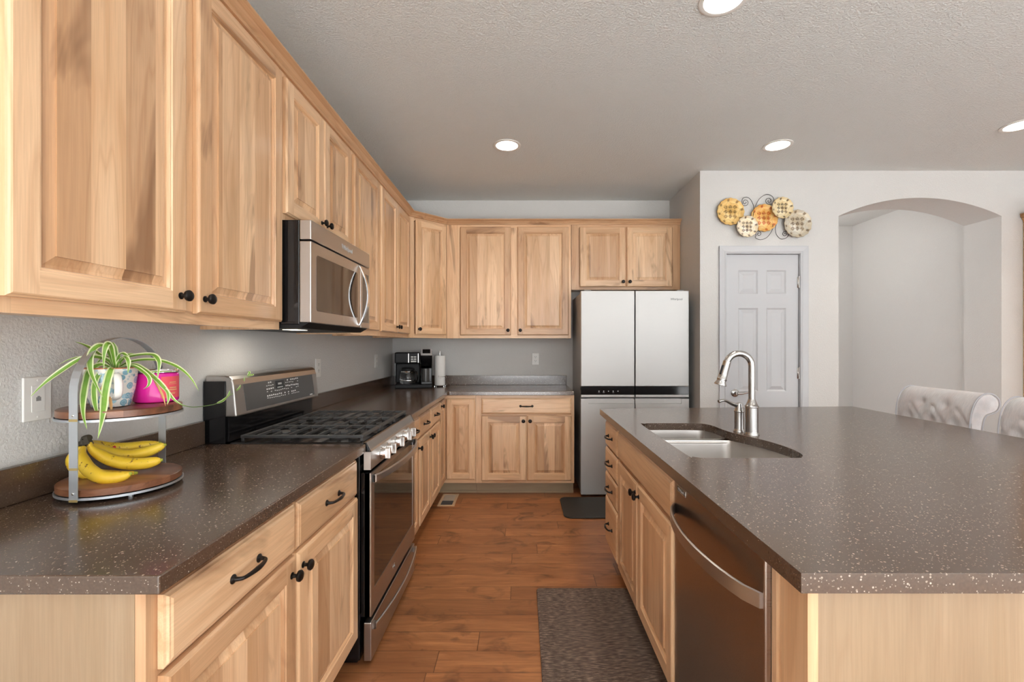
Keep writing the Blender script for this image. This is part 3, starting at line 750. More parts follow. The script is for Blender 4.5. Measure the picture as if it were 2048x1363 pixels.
    gx = [.022, .022+(W-.044)/3, .022+2*(W-.044)/3, W-.022]; ya, yb = dep(-.640), dep(-1.135)
    for k in range(3):
        a, b = gx[k]+.002, gx[k+1]-.002; m = (a+b)/2; bm = NB(); h0, h1 = z(.934), z(.946)
        for q in ((a, a+.010, ya, yb), (b-.010, b, ya, yb), (a+.010, b-.010, ya, ya+.016), (a+.010, b-.010, yb-.014, yb)): box(bm, *q, h0, h1)
        ln = yb-ya; half = .055
        for f in (.13, .25, .375, .5, .625, .75, .87):            # bars running the width of the grate
            yy = ya + ln*f
            if f in (.25, .75):                                      # these stop short of the burner
                box(bm, a+.010, m-.030, yy-.003, yy+.003, h0, h1+.002); box(bm, m+.030, b-.010, yy-.003, yy+.003, h0, h1+.002)
            else: box(bm, a+.010, b-.010, yy-.003, yy+.003, h0+.001, h1+(.0 if f == .5 else .002))
        for f in (.25, .75):
            yy = ya + ln*f
            for sgn in (-1, 1):
                y0_, y1_ = sorted((yy+sgn*.022, yy+sgn*ln*.118)); box(bm, m-.003, m+.003, y0_, y1_, h0, h1+.002)
        for xx in (a+.006, b-.006):
            for yy in (ya+.007, yb-.007): box(bm, xx-.005, xx+.005, yy-.005, yy+.005, z(.9217), h0)
        obj('grate', bm, IRON, root, bevel=.002)
kitchen_range()

# ------------------------------------------------------------------ microwave
def microwave():
    y0, y1 = 1.820, 2.522; W = y1-y0; XM = -.842
    root = thing('microwave', 'stainless over-the-range microwave with arched handle hung under a short cabinet', 'microwave', (XM, y0, 0), R(90))
    dep = lambda X: XM-X
    bm = NB(); box(bm, 0, W, dep(-.889), dep(-1.262), 1.392, 1.811)
    bo = obj('body', bm, BLACK, root, bevel=.003)
    bm = NB(); prism(bm, [(dep(-.855), 1.398), (dep(-.89), 1.378), (dep(-1.25), 1.376), (dep(-1.25), 1.3915), (dep(-.855), 1.3995)], lambda u, v, t: (t, u, v), .004, W-.004)
    ub = obj('underside', bm, BLACKM, root)
    bm = NB(); box(bm, .12, .22, dep(-.96), dep(-1.02), 1.3745, 1.3758); lm = obj('task_lamp', bm, WARM, ub)
    bm = NB(); box(bm, 0, W, 0, dep(-.888), 1.733, 1.811); obj('vent_band', bm, STEEL, root, bevel=.003)
    bm = NB(); box(bm, 0, 2.382-y0, 0, dep(-.888), 1.400, 1.7265); dr = obj('door', bm, STEEL, root, bevel=.003)
    bm = NB(); box(bm, 2.385-y0, W, 0, dep(-.888), 1.400, 1.7265); cp = obj('control_strip', bm, STEEL, root, bevel=.003)
    bm = NB(); prism(bm, rrect(1.869-y0, 2.336-y0, 1.4486, 1.6786, .012), lambda u, v, t: (u, t, v), -.001, .002); obj('window', bm, SMOKE, dr)
    bm = NB(); box(bm, 2.412-y0, W-.02, -.001, .002, 1.43, 1.69); obj('keypad', bm, GREYGL, cp)
    bm = NB(); box(bm, 2.425-y0, W-.03, -.0016, -.0008, 1.635, 1.672); obj('display', bm, BLACK, cp)
    bm = NB(); rings = []; hy = 2.357-y0
    for k in range(21):
        u = k/20; s = math.sin(math.pi*u)**.9
        zz = 1.412 + .308*u; yy = -.003 - .046*s; wd = .006 + .006*s
        rings.append([bm.verts.new((hy+a, yy+b, zz)) for a, b in ((-wd, -.003), (wd, -.003), (wd, .003), (-wd, .003))])
    for a, b in zip(rings, rings[1:]):
        for i in range(4): bm.faces.new((a[i], a[(i+1) % 4], b[(i+1) % 4], b[i]))
    bm.faces.new(rings[0][::-1]); bm.faces.new(rings[-1]); bmesh.ops.recalc_face_normals(bm, faces=bm.faces)
    obj('handle', bm, CHROME, dr, smooth=True)
    text('lettering', 'Whirlpool', .032, MARK, root, (2.20-y0, -.0008, 1.772), (R(90), 0, 0), .0005)
    l = bpy.data.lights.new('microwave_task_light', 'AREA'); l.size = .16; l.energy = .9; l.color = (1, .9, .76)
    o = bpy.data.objects.new('microwave_task_light', l); o.location = (-1.05, 1.99, 1.371); C.objects.link(o)
microwave()

# ------------------------------------------------------------------ refrigerator
def fridge():
    x0, x1, Y = .4995, 1.406, 3.82; W = x1-x0; sp = .953-x0
    root = thing('refrigerator', 'stainless four-door refrigerator with a black control band', 'refrigerator', (x0, Y, FZ))
    z = lambda v: v-FZ
    bm = NB(); box(bm, .004, W-.004, .064, .655, .03, z(1.752)); bd = obj('cabinet_body', bm, FSIDE, root, bevel=.004)
    for nm, a, b, c, d in (('upper_door', .0, sp-.004, .865, 1.7646), ('upper_door', sp+.004, W, .865, 1.7646), ('lower_door', .0, sp-.004, .055, .8585), ('lower_door', sp+.004, W, .055, .8585)):
        if nm == 'upper_door':
            bm = NB(); box(bm, a, b, 0, .058, z(.9625), z(d)); o = obj(nm, bm, FRIDGE, root, bevel=.004, seg=3)
            bm = NB(); box(bm, a, b, .002, .058, z(.892), z(.962)); obj('control_band', bm, BLACK, o)
            bm = NB(); box(bm, a, b, -.002, .058, z(.870), z(.8915)); obj('trim_strip', bm, FRIDGE, o, bevel=.004)
        else:
            bm = NB(); zt = z(d); g0 = .062
            box(bm, a, b, 0, .058, z(c), zt-.042)
            if a == 0: box(bm, a, a+g0, 0, .058, zt-.042, zt); box(bm, a+g0, b, .022, .058, zt-.042, zt)
            else: box(bm, b-g0, b, 0, .058, zt-.042, zt); box(bm, a, b-g0, .022, .058, zt-.042, zt)
            o = obj(nm, bm, FRIDGE, root)
            bm = NB(); xa, xb = (a+g0, b) if a == 0 else (a, b-g0); box(bm, xa, xb, .004, .0075, zt-.041, zt-.002); obj('grip', bm, FRIDGE, o, bevel=.001)
    bm = NB()
    for px in (1198, 1207.5, 1217, 1226.5, 1236): box(bm, P(px, 783, Y).x-x0-.004, P(px, 783, Y).x-x0+.004, .001, .0022, z(.917), z(.925))
    for px in (1198, 1207.5, 1226.5): box(bm, P(px, 783, Y).x-x0-.007, P(px, 783, Y).x-x0+.007, .001, .0022, z(.9085), z(.9105))
    obj('control_icons', bm, MARK, root)
    text('lettering', 'Whirlpool', .024, MARKD, root, (P(1353, 598, Y).x-x0, -.0006, z(1.693)), (R(90), 0, 0), .0004)
    bm = NB()
    for xx in (.04, W-.04): lathe(bm, [(.018, 0), (.018, .03)], 12, MT(xx, .08, 0))
    for xx in (.10, W-.10): lathe(bm, [(.02, 0), (.02, .03)], 12, MT(xx, .6, 0))
    obj('feet', bm, BLACKM, root)
    bm = NB()
    for xx in (.03, W-.09): box(bm, xx, xx+.06, .03, .12, z(1.7525), z(1.775))
    obj('hinge_cover', bm, FSIDE, root, bevel=.004)
fridge()

# ------------------------------------------------------------------ small things on the counters
def stand():
    cx, cy, r = -1.10, 1.255, .135
    root = thing('tiered_stand', 'two-tier round stand with acacia trays and a galvanised strap hoop', 'stand', (cx, cy, ZT))
    for nm, zz in (('lower_tray', .016), ('upper_tray', .208)):
        bm = NB(); lathe(bm, [(r-.006, 0), (r-.003, .002), (r-.003, .018), (r-.006, .020)], 48, MT(0, 0, zz)); o = obj(nm, bm, WALNUT, root, smooth=True)
        bm = NB(); lathe(bm, [(r-.012, -.006), (r, -.006), (r, .0), (r-.0015, .0), (r-.0015, -.0045), (r-.012, -.0045)], 48, MT(0, 0, zz-.0005)); obj('rim', bm, GALV, o, smooth=True)
    bm = NB(); pts = [(0, -r-.002, .010), (0, -r-.002, .12), (0, -r-.002, .25)]
    rr = r + .002
    for k in range(0, 25):
        a = math.pi*k/24; pts.append((0, -rr*math.cos(a), .275 + .137*math.sin(a)))
    pts += [(0, rr, .25), (0, rr, .12), (0, rr, .010)]
    rings = []
    for i, p in enumerate(pts):
        t = (Vector(pts[min(i+1, len(pts)-1)]) - Vector(pts[max(i-1, 0)])).normalized(); n = Vector((1, 0, 0)).cross(t)
        rings.append([bm.verts.new(Vector(p) + Vector((sx*.0108, 0, 0)) + n*ny) for sx, ny in ((-1, 0), (1, 0), (1, .0018), (-1, .0018))])
    for a, b in zip(rings, rings[1:]):
        for i in range(4): bm.faces.new((a[i], a[(i+1) % 4], b[(i+1) % 4], b[i]))
    bm.faces.new(rings[0]); bm.faces.new(rings[-1]); bmesh.ops.recalc_face_normals(bm, faces=bm.faces)
    obj('strap_hoop', bm, GALV, root)
    bm = NB()
    for s in (-1, 1):
        for zz in (.016, .208): lathe(bm, [(.0035, 0), (.0030, .002), (.001, .003)], 10, MT(0, s*(r+.0035), zz+.012, R(90) if s < 0 else R(-90)))
    obj('rivets', bm, CHROME, root, smooth=True)
    bm = NB()
    for zz in (.088, .010, .208): box(bm, -.0109, .0109, -r-.0042, -r-.0038, zz-.003, zz+.003)
    obj('seam_stain', bm, GROM, root)
    for a in (40, 140, 220, 320):
        bm = NB(); lathe(bm, [(.006, 0), (.006, .0095)], 12, MT(.105*math.cos(R(a)), .105*math.sin(R(a)), 0)); obj('foot', bm, GALV, root)
stand()
def mug_material():
    t = NT('floral_glaze'); co = t.objco()
    v = t.n('ShaderNodeTexVoronoi'); t.l(co, v.inputs['Vector']); v.inputs['Scale'].default_value = 50
    v2 = t.n('ShaderNodeTexVoronoi'); t.l(co, v2.inputs['Vector']); v2.inputs['Scale'].default_value = 95
    d = v.outputs['Distance']
    blob = t.ramp(d, [(.46, 1.0), (.50, 0.0)]); ringd = t.ramp(t.math('ABSOLUTE', t.math('SUBTRACT', d, .30)), [(.02, 1.0), (.04, 0.0)])
    s = t.n('ShaderNodeSeparateColor'); t.l(v.outputs['Color'], s.inputs[0])
    blue = t.mix(s.outputs[0], (.16, .36, .47), (.38, .58, .66))
    base = t.mix(t.math('MULTIPLY', blob, t.math('GREATER_THAN', s.outputs[1], .14)), (.80, .78, .73), blue)
    base = t.mix(t.math('MULTIPLY', ringd, .35), base, (.75, .80, .80))
    dots = t.ramp(v2.outputs['Distance'], [(.28, 1.0), (.32, 0.0)])
    base = t.mix(t.math('MULTIPLY', dots, t.math('MULTIPLY', t.math('SUBTRACT', 1.0, blob), .5)), base, (.25, .45, .55))
    return t.set(base, .18)
def leaf_mats():
    t = NT('leaf_green'); n = t.noise(t.objco(), 35, 2); g = t.set(t.mix(n, (.10, .25, .025), (.24, .44, .06)), .42)
    w_ = plain('leaf_cream_margin', (.66, .72, .42), .45, 0, .1); d = plain('leaf_dry_tan', (.52, .30, .12), .6, 0, .2)
    return g, w_, d
LG, LW, LD = leaf_mats()
def leaf(bm, pts, wd, dry=False, n=6):
    c = catmull(pts, n); N = len(c); rings = []
    for i, p in enumerate(c):
        t = (c[min(i+1, N-1)] - c[max(i-1, 0)]).normalized()
        view = Vector((-p.x, -p.y, EYE - p.z)).normalized()*.55 + Vector((0, 0, .6)) + Vector((.25, -.1, 0))
        side = t.cross(view).normalized(); nor = side.cross(t).normalized()
        u = i/(N-1); ww = wd*min(1, .45+2.2*u)*min(1, (1-u)*2.6+.03)
        rings.append([bm.verts.new(p + side*(s*ww) + nor*h*ww) for s, h in ((-.5, .16), (-.30, .06), (0, -.06), (.30, .06), (.5, .16))])
    for a, b in zip(rings, rings[1:]):
        for i in range(4):
            f = bm.faces.new((a[i], a[i+1], b[i+1], b[i])); f.material_index = 2 if dry else (1 if i in (0, 3) else 0); f.smooth = True
def mug_and_plant():
    cx, cy, zb = -1.105, 1.225, ZT+.2285
    root = thing('mug', 'white and blue floral mug used as a planter on the upper tray', 'mug', (cx, cy, zb))
    bm = NB(); H = .104
    lathe(bm, [(.036, 0), (.040, .002), (.0425, .008), (.050, .04), (.0545, .075), (.0565, H-.002), (.0555, H), (.053, H-.003), (.047, .035), (.03, .012)], 40)
    obj('body', bm, mug_material(), root, smooth=True)
    bm = NB(); lathe(bm, [(.0568, H-.0018), (.0567, H+.0004), (.0552, H+.0012), (.0545, H-.0005)], 40, caps=False); obj('lip_glaze', bm, plain('terracotta_rim', (.55, .16, .05), .3), root, smooth=True)
    bm = NB(); a = R(-38); e = Vector((math.cos(a), math.sin(a), 0))
    tube(bm, catmull([e*.050 + Vector((0, 0, .084)), e*.068 + Vector((0, 0, .086)), e*.083 + Vector((0, 0, .064)), e*.076 + Vector((0, 0, .034)), e*.045 + Vector((0, 0, .024))], 6), .0075, 10, sx=.7, sy=1.15)
    obj('handle', bm, plain('white_glaze', (.80, .79, .75), .15), root, smooth=True)
    bm = NB(); lathe(bm, [(.050, H-.014), (.03, H-.010), (.002, H-.008)], 24); obj('soil', bm, plain('potting_soil', (.06, .035, .02), .9, 0, .5, 200), root)
    # spider plant
    pl = thing('spider_plant', 'green and cream variegated spider plant with one long trailing runner', 'plant', (0, 0, 0))
    Z = lambda x, y, Y: P(x/3.4065, 640 + y/3.4065, Y)
    L = [
     ([(775, 335, 1.225), (740, 275, 1.215), (640, 248, 1.20), (540, 268, 1.185), (380, 370, 1.165), (285, 445, 1.15), (207, 522, 1.145)], .0105),
     ([(775, 330, 1.235), (700, 250, 1.25), (600, 180, 1.26), (510, 145, 1.26)], .008),
     ([(775, 330, 1.23), (690, 262, 1.235), (560, 250, 1.23), (470, 268, 1.22), (400, 302, 1.21)], .004),
     ([(780, 330, 1.22), (745, 230, 1.20), (695, 172, 1.18), (640, 195, 1.165), (612, 260, 1.155), (618, 350, 1.15), (655, 440, 1.145), (702, 525, 1.14)], .0115),
     ([(785, 330, 1.215), (765, 220, 1.19), (745, 160, 1.175), (722, 175, 1.165), (708, 240, 1.16), (706, 335, 1.155)], .0105),
     ([(790, 325, 1.235), (788, 240, 1.235), (778, 180, 1.235), (768, 148, 1.235)], .0105),
     ([(790, 325, 1.23), (760, 260, 1.24), (735, 250, 1.25), (690, 265, 1.26), (640, 320, 1.265)], .010),
     ([(800, 325, 1.225), (840, 265, 1.22), (940, 238, 1.215), (1040, 236, 1.205), (1080, 275, 1.195), (1082, 330, 1.19), (1070, 405, 1.185)], .0105),
     ([(800, 325, 1.24), (880, 285, 1.245), (1000, 268, 1.25), (1110, 280, 1.25), (1220, 325, 1.245), (1300, 395, 1.24), (1355, 482, 1.235)], .009),
     ([(800, 330, 1.225), (900, 300, 1.215), (980, 335, 1.21), (1060, 400, 1.205), (1120, 462, 1.205), (1190, 545, 1.21), (1245, 576, 1.22)], .010),
     ([(800, 330, 1.215), (900, 310, 1.20), (980, 355, 1.19), (1018, 400, 1.185), (1010, 445, 1.185), (975, 470, 1.185)], .008),
     ([(795, 328, 1.215), (815, 270, 1.20), (850, 250, 1.19), (872, 275, 1.185), (876, 320, 1.185), (870, 362, 1.183)], .0085),
     ([(790, 325, 1.24), (830, 270, 1.25), (870, 235, 1.26), (920, 228, 1.27)], .008),
     ([(780, 335, 1.205), (760, 330, 1.18), (735, 400, 1.165), (715, 500, 1.155), (705, 600, 1.14), (690, 700, 1.125), (667, 806, 1.115)], .0135),
     ([(770, 332, 1.21), (720, 330, 1.185), (665, 380, 1.17), (640, 460, 1.16), (645, 560, 1.15), (665, 640, 1.145), (692, 700, 1.14)], .010),
     ([(765, 330, 1.215), (690, 300, 1.19), (610, 345, 1.165), (582, 430, 1.15), (565, 540, 1.135), (568, 650, 1.118), (592, 742, 1.105)], .0115),
     ([(795, 330, 1.24), (860, 300, 1.25), (930, 330, 1.26), (1010, 352, 1.27), (1120, 350, 1.275), (1205, 352, 1.275)], .006),
     ([(1110, 455, 1.206), (1140, 490, 1.203), (1148, 530, 1.20), (1138, 575, 1.20)], .0065),
     ([(785, 328, 1.22), (810, 250, 1.215), (835, 225, 1.21), (870, 250, 1.21), (890, 290, 1.205)], .008),
    ]
    for pts, wd in L:
        bm = NB(); leaf(bm, [Z(*p) for p in pts], wd*1.25); obj('leaf', bm, [LG, LW, LD], pl)
    for pts, wd in [([(770, 335, 1.20), (735, 380, 1.17), (700, 445, 1.16), (672, 490, 1.155)], .005), ([(748, 520, 1.168), (755, 570, 1.165), (760, 635, 1.163)], .006), ([(1030, 372, 1.207), (1070, 440, 1.20), (1110, 520, 1.195), (1128, 585, 1.195)], .006)]:
        bm = NB(); leaf(bm, [Z(*p) for p in pts], wd, True); obj('leaf', bm, [LG, LW, LD], pl, label='dried tan leaf')
    bm = NB(); rp = [Z(1225, 570, 1.22), Z(1270, 585, 1.24), Z(1330, 591, 1.33), Z(1420, 580, 1.5), P(434, 806, 1.68), P(454, 794, 1.76), P(471, 782, 1.84), P(484, 767, 1.90), P(495, 752, 1.95), P(502, 747, 1.97)]
    tube(bm, catmull(rp, 6), .0012, 6); obj('runner', bm, LG, pl, smooth=True)
    for a, b, c, wd in [((434, 806), (446, 801), (457, 790), .010), ((454, 794), (458, 787), (460, 780), .007), ((471, 782), (478, 776), (482, 768), .007), ((484, 767), (488, 760), (489, 753), .006), ((495, 752), (499, 744), (493, 744), .009), ((497, 751), (505, 749), (506, 747), .009)]:
        Y = 1.68 + (a[0]-434)/68*.28
        bm = NB(); leaf(bm, [P(*a, Y), P(*b, Y+.005), P(*c, Y+.008)], wd, False, 5); obj('leaf', bm, [LG, LW, LD], pl)
mug_and_plant()
def candle():
    root = thing('candle_jar', 'hot pink candle jar with a silver lid on the upper tray', 'candle', (-1.068, 1.331, ZT+.2285))
    t = NT('pink_red_glaze'); x, y, z = t.sep(t.objco())
    pink = t.set(t.mix(t.noise(t.objco(), 6, 1), (.78, .018, .33), (.84, .03, .38)), .16)
    bm = NB(); lathe(bm, [(.048, 0), (.0525, .003), (.0535, .008), (.0535, .080), (.051, .084), (.050, .0845)], 40); obj('jar', bm, pink, root, smooth=True)
    bm = NB(); lathe(bm, [(.0505, .085), (.0545, .086), (.0545, .0925), (.0525, .096), (.012, .098), (.002, .098)], 40); obj('lid', bm, CHROME, root, smooth=True)
    bm = NB(); rr = .0538; v0 = []
    for k in range(9):
        a = R(-40 + 66*k/8); v0.append([bm.verts.new((rr*math.cos(a), rr*math.sin(a), zz)) for zz in (.012, .074)])
    for a, b in zip(v0, v0[1:]): bm.faces.new((a[0], b[0], b[1], a[1])).smooth = True
    lb = obj('paper_label', bm, plain('coral_label', (.80, .10, .13), .5), root)
    bm = NB(); rr = .0541
    for zz, h, a0, a1 in ((.056, .0022, -18, 4), (.052, .0012, -20, 6), (.040, .003, -18, 6), (.034, .003, -20, 8), (.026, .0016, -14, 2), (.023, .0016, -12, 0)):
        prev = None
        for k in range(6):
            a = R(a0 + (a1-a0)*k/5); cur = [bm.verts.new((rr*math.cos(a), rr*math.sin(a), zz)), bm.verts.new((rr*math.cos(a), rr*math.sin(a), zz+h))]
            if prev: bm.faces.new((prev[0], cur[0], cur[1], prev[1]))
            prev = cur
    obj('label_print', bm, plain('gold_print', (.75, .45, .2), .4), lb)
candle()
def bananas():
    root = thing('banana_bunch', 'bunch of ripe yellow bananas on the lower tray of the stand', 'bananas')
    t = NT('banana_peel'); co = t.objco(); n = t.noise(co, 14, 3); s = t.noise(co, 55, 3, .7)
    c = t.mix(t.ramp(n, [(.3, 0.0), (.7, 1.0)]), (.80, .50, .025), (.88, .63, .06))
    c = t.mix(t.ramp(s, [(.61, 0.0), (.66, 1.0)]), c, (.22, .10, .02)); PEEL = t.set(c, .42)
    TIP = plain('banana_tip', (.38, .40, .04), .5, 0, .2); STEM = plain('banana_stem', (.05, .04, .025), .7, 0, .3)
    Z = lambda x, y, Y: P(x/3.4065, 640 + y/3.4065, Y)
    Bn = [
     [(610, 830, 1.235), (630, 880, 1.235), (740, 945, 1.245), (860, 975, 1.255), (980, 975, 1.265), (1060, 960, 1.27), (1097, 952, 1.275)],
     [(590, 830, 1.23), (620, 850, 1.25), (720, 895, 1.28), (860, 920, 1.30), (990, 900, 1.315), (1085, 862, 1.325), (1122, 848, 1.33)],
     [(580, 825, 1.24), (640, 845, 1.28), (740, 868, 1.31), (860, 870, 1.335), (1000, 850, 1.35), (1090, 838, 1.36)],
     [(570, 860, 1.22), (560, 920, 1.20), (590, 1000, 1.185), (670, 1060, 1.18), (760, 1075, 1.185), (845, 1060, 1.195), (888, 1045, 1.20)],
     [(560, 860, 1.235), (510, 905, 1.225), (500, 970, 1.22), (560, 1030, 1.225), (680, 1055, 1.24), (820, 1055, 1.25), (925, 1040, 1.26)],
    ]
    for k, b in enumerate(Bn):
        pts = catmull([Z(*p) for p in b], 5); bm = NB()
        tube(bm, pts, [.006, .009, .0165, .0185, .019, .0185, .017, .0125, .0055], 7)
        o = obj('banana', bm, PEEL, root, smooth=70); m = o.modifiers.new('sub', 'SUBSURF'); m.levels = m.render_levels = 1
        bm = NB(); d = (pts[-1]-pts[-3]).normalized(); tube(bm, [pts[-1]-d*.003, pts[-1]+d*.004], [.006, .0035], 7); obj('tip', bm, TIP, o, smooth=True)
    bm = NB(); tube(bm, catmull([Z(600, 850, 1.235), Z(590, 825, 1.236), Z(585, 808, 1.237), Z(612, 798, 1.237)], 4), [.012, .011, .011, .008], 10); tube(bm, [Z(560, 850, 1.23), Z(548, 825, 1.23)], [.008, .007], 8)
    obj('stem', bm, STEM, root, smooth=True)
    bm = NB(); lathe(bm, [(.006, 0), (.001, .0008)], 12, Matrix.Translation(Z(775, 868, 1.292)) @ Matrix.Rotation(R(60), 4, 'X')); obj('sticker', bm, plain('red_sticker', (.6, .03, .05), .4), root)
bananas()

def coffee_maker():
    root = thing('coffee_maker', 'black two-way coffee maker with glass carafe in the back corner', 'coffee maker', (-1.0, 4.235, ZT), R(12))
    bm = NB(); box(bm, -.165, .165, -.13, .10, 0, .035); obj('base', bm, BLACKM, root, bevel=.008, seg=3)
    bm = NB(); box(bm, -.168, .055, .015, .10, .036, .225); box(bm, -.168, .055, -.115, .10, .226, .325); obj('brew_tower', bm, BLACKM, root, bevel=.012, seg=3)
    bm = NB(); box(bm, -.169, -.162, -.07, -.058, .11, .30); obj('water_gauge', bm, GREYGL, root)
    bm = NB()
    for r_ in range(2):
        for c_ in range(2): box(bm, -.025+c_*.026, -.004+c_*.026, -.118, -.114, .278-r_*.020, .289-r_*.020)
    box(bm, -.025, .022, -.118, -.114, .236, .250); obj('button_panel', bm, plain('grey_buttons', (.62, .61, .58), .4), root, bevel=.001)
    bm = NB()
    for xx in (-.046, .040): box(bm, xx-.003, xx+.003, -.1175, -.1145, .232, .315)
    obj('chrome_strip', bm, STEELZ, root)
    bm = NB(); lathe(bm, [(.05, 0), (.066, .006), (.072, .03), (.070, .075), (.062, .105), (.055, .118)], 32, MT(-.055, -.055, .037)); ca = obj('carafe', bm, GLASS, root, smooth=True)
    bm = NB(); lathe(bm, [(.060, .119), (.062, .124), (.060, .140), (.04, .148), (.004, .150)], 32, MT(-.055, -.055, .037)); obj('carafe_lid', bm, BLACKM, ca, smooth=True)
    bm = NB(); lathe(bm, [(.0725, .030), (.0728, .031), (.0728, .036), (.0725, .037)], 32, MT(-.055, -.055, .037), caps=False); lathe(bm, [(.063, .105), (.064, .108), (.060, .118), (.059, .118)], 32, MT(-.055, -.055, .037), caps=False); obj('carafe_band', bm, CHROME, ca, smooth=True)
    bm = NB(); tube(bm, catmull([(-.02, -.115, .155), (.02, -.155, .15), (.035, -.16, .10), (.02, -.12, .055)], 5), .009, 10, sx=.8, sy=1.3); obj('carafe_handle', bm, BLACK, ca, smooth=True)
    bm = NB(); prism(bm, [(-.07, .20), (-.135, .27), (-.145, .30), (-.10, .345), (.10, .345), (.10, .04), (.0, .04), (-.0, .18)], lambda u, v, t: (t, u, v), .060, .165); obj('single_serve_tower', bm, BLACK, root, bevel=.008, seg=3)
    bm = NB(); box(bm, -.050, .050, -.040, .040, -.004, .004, 0, MT(.1125, -.125, .327, R(45))); hd = obj('chrome_hood', bm, plain('silver_paint', (.55, .55, .55), .3, .25), root, bevel=.003)
    bm = NB(); box(bm, -.034, .034, -.020, .030, .0042, .006, 0, MT(.1125, -.125, .327, R(45))); obj('hood_inset', bm, BLACK, hd)
    bm = NB(); lathe(bm, [(.034, 0), (.036, .08), (.036, .14)], 24, MT(.105, -.06, .036)); obj('filter_basket', bm, GREYGL, root, smooth=True)
    bm = NB(); box(bm, .065, .162, -.129, -.02, .0355, .060); obj('cup_stand', bm, BLACK, root, bevel=.004)
coffee_maker()
def towel():
    x, y = -.772, 4.305
    h = thing('paper_towel_holder', 'chrome upright paper towel holder beside the coffee maker', 'holder', (x, y, ZT))
    bm = NB(); lathe(bm, [(.068, .010), (.070, .012), (.068, .014)], 32, caps=True)
    for a in range(0, 360, 90): lathe(bm, [(.006, 0), (.005, .010)], 8, MT(.06*math.cos(R(a+45)), .06*math.sin(R(a+45)), 0))
    obj('base', bm, CHROME, h, smooth=True)
    bm = NB(); tube(bm, [(0, 0, .0145), (0, 0, .318)], .004, 10); lathe(bm, [(.003, .318), (.008, .323), (.007, .331), (.002, .335)], 12); obj('rod', bm, CHROME, h, smooth=True)
    bm = NB(); tube(bm, catmull([(.066, 0, .014), (.070, -.01, .06), (.066, -.03, .094), (.04, -.057, .096), (.0, -.060, .096)], 5), .0022, 8); lathe(bm, [(.002, -.006), (.006, -.002), (.006, .002), (.002, .006)], 12, MT(0, -.060, .096)); obj('tension_arm', bm, CHROME, h, smooth=True)
    bm = NB(); lathe(bm, [(.017, 0), (.050, 0), (.0505, .004), (.0505, .272), (.050, .276), (.017, .276), (.016, .27)], 40, MT(0, 0, .0148)); 
    o = obj('paper_towel_roll', bm, plain('white_paper', (.82, .81, .79), .9, 0, .02, 90), None, (x, y, ZT), smooth=True); tag(o, 'white paper towel roll on the chrome holder', 'paper towel')
    tb = NB(); lathe(tb, [(.0145, .001), (.0155, .001), (.0155, .275), (.0145, .275)], 20, MT(0, 0, .0148), caps=False); obj('cardboard_core', tb, plain('cardboard', (.42, .30, .18), .9), o, smooth=True)
towel()

# ------------------------------------------------------------------ wall plates
def plate(name, label, cat, loc, rz, style):
    root = thing(name, label, cat, loc, rz, 'wall plates')
    bm = NB(); box(bm, -.0355, .0355, -.006, 0, -.0575, .0575); obj('cover_plate', bm, PLATEW, root, bevel=.004, seg=3)
    bm = NB()
    if style == 'outlet':
        for s in (-1, 1): prism(bm, rrect(-.0165, .0165, s*.0195-.014, s*.0195+.014, .009), lambda u, v, t: (u, t, v), -.0085, -.0061)
        obj('receptacle', bm, PLATEW, root)
        bm = NB()
        for s in (-1, 1):
            for dx in (-.0065, .0065): box(bm, dx-.0012, dx+.0012, -.0089, -.0084, s*.0195-.001, s*.0195+.008)
            lathe(bm, [(.0026, 0), (.0026, .0005)], 10, MT(0, -.0084, s*.0195-.007, R(90)))
        obj('slots', bm, BLACKM, root)
    else:
        box(bm, -.0165, .0165, -.0075, -.0061, -.034, .034); obj('jack_insert', bm, PLATEW, root, bevel=.001)
        bm = NB(); box(bm, -.006, .006, -.0079, -.0074, -.006, .004); box(bm, -.003, .003, -.0079, -.0074, .004, .007); obj('jack_socket', bm, plain('grey_socket', (.25, .25, .25), .5), root)
        bm = NB()
        for s in (-1, 1): lathe(bm, [(.0032, 0), (.003, .0012), (.001, .0015)], 12, MT(0, -.006, s*.048, R(90)))
        obj('screw', bm, PLATEW, root, smooth=True)
plate('phone_jack', 'white wall plate with a phone jack behind the fruit stand', 'phone jack', (XW+.0005, 1.192, 1.170), R(90), 'jack')
plate('outlet', 'white outlet plate on the left wall just past the range backguard', 'outlet', (XW+.0005, 2.838, 1.168), R(90), 'outlet')
plate('outlet', 'white outlet plate on the left wall beside the coffee maker corner', 'outlet', (XW+.0005, 3.975, 1.168), R(90), 'outlet')
plate('outlet', 'white outlet plate on the back wall above the back counter', 'outlet', (.138, YB-.0005, 1.170), 0, 'outlet')

# ------------------------------------------------------------------ floor things
def vent():
    root = thing('floor_vent', 'tan framed floor register beside the corner cabinet', 'vent', (-.601, 3.75, FZ))
    bm = NB(); hx, hy, b = .067, .142, .020
    for s in ((-hx, hx, -hy, -hy+b), (-hx, hx, hy-b, hy), (-hx, -hx+b, -hy+b, hy-b), (hx-b, hx, -hy+b, hy-b)): box(bm, *s, .0005, .006)
    obj('frame', bm, plain('tan_wood_frame', (.60, .43, .27), .5), root)
    bm = NB(); box(bm, -hx+b, hx-b, -.015, hy-b, .0005, .004); obj('damper_plate', bm, plain('pale_metal', (.55, .48, .40), .4, .3), root)
    bm = NB(); box(bm, -hx+b, hx-b, -hy+b, -.016, .0005, .0012, 0)
    for k in range(9): box(bm, -hx+b, hx-b, -.116+k*.011, -.112+k*.011, .0013, .004)
    obj('louvre', bm, plain('dark_louvre', (.10, .10, .10), .5), root)
vent()
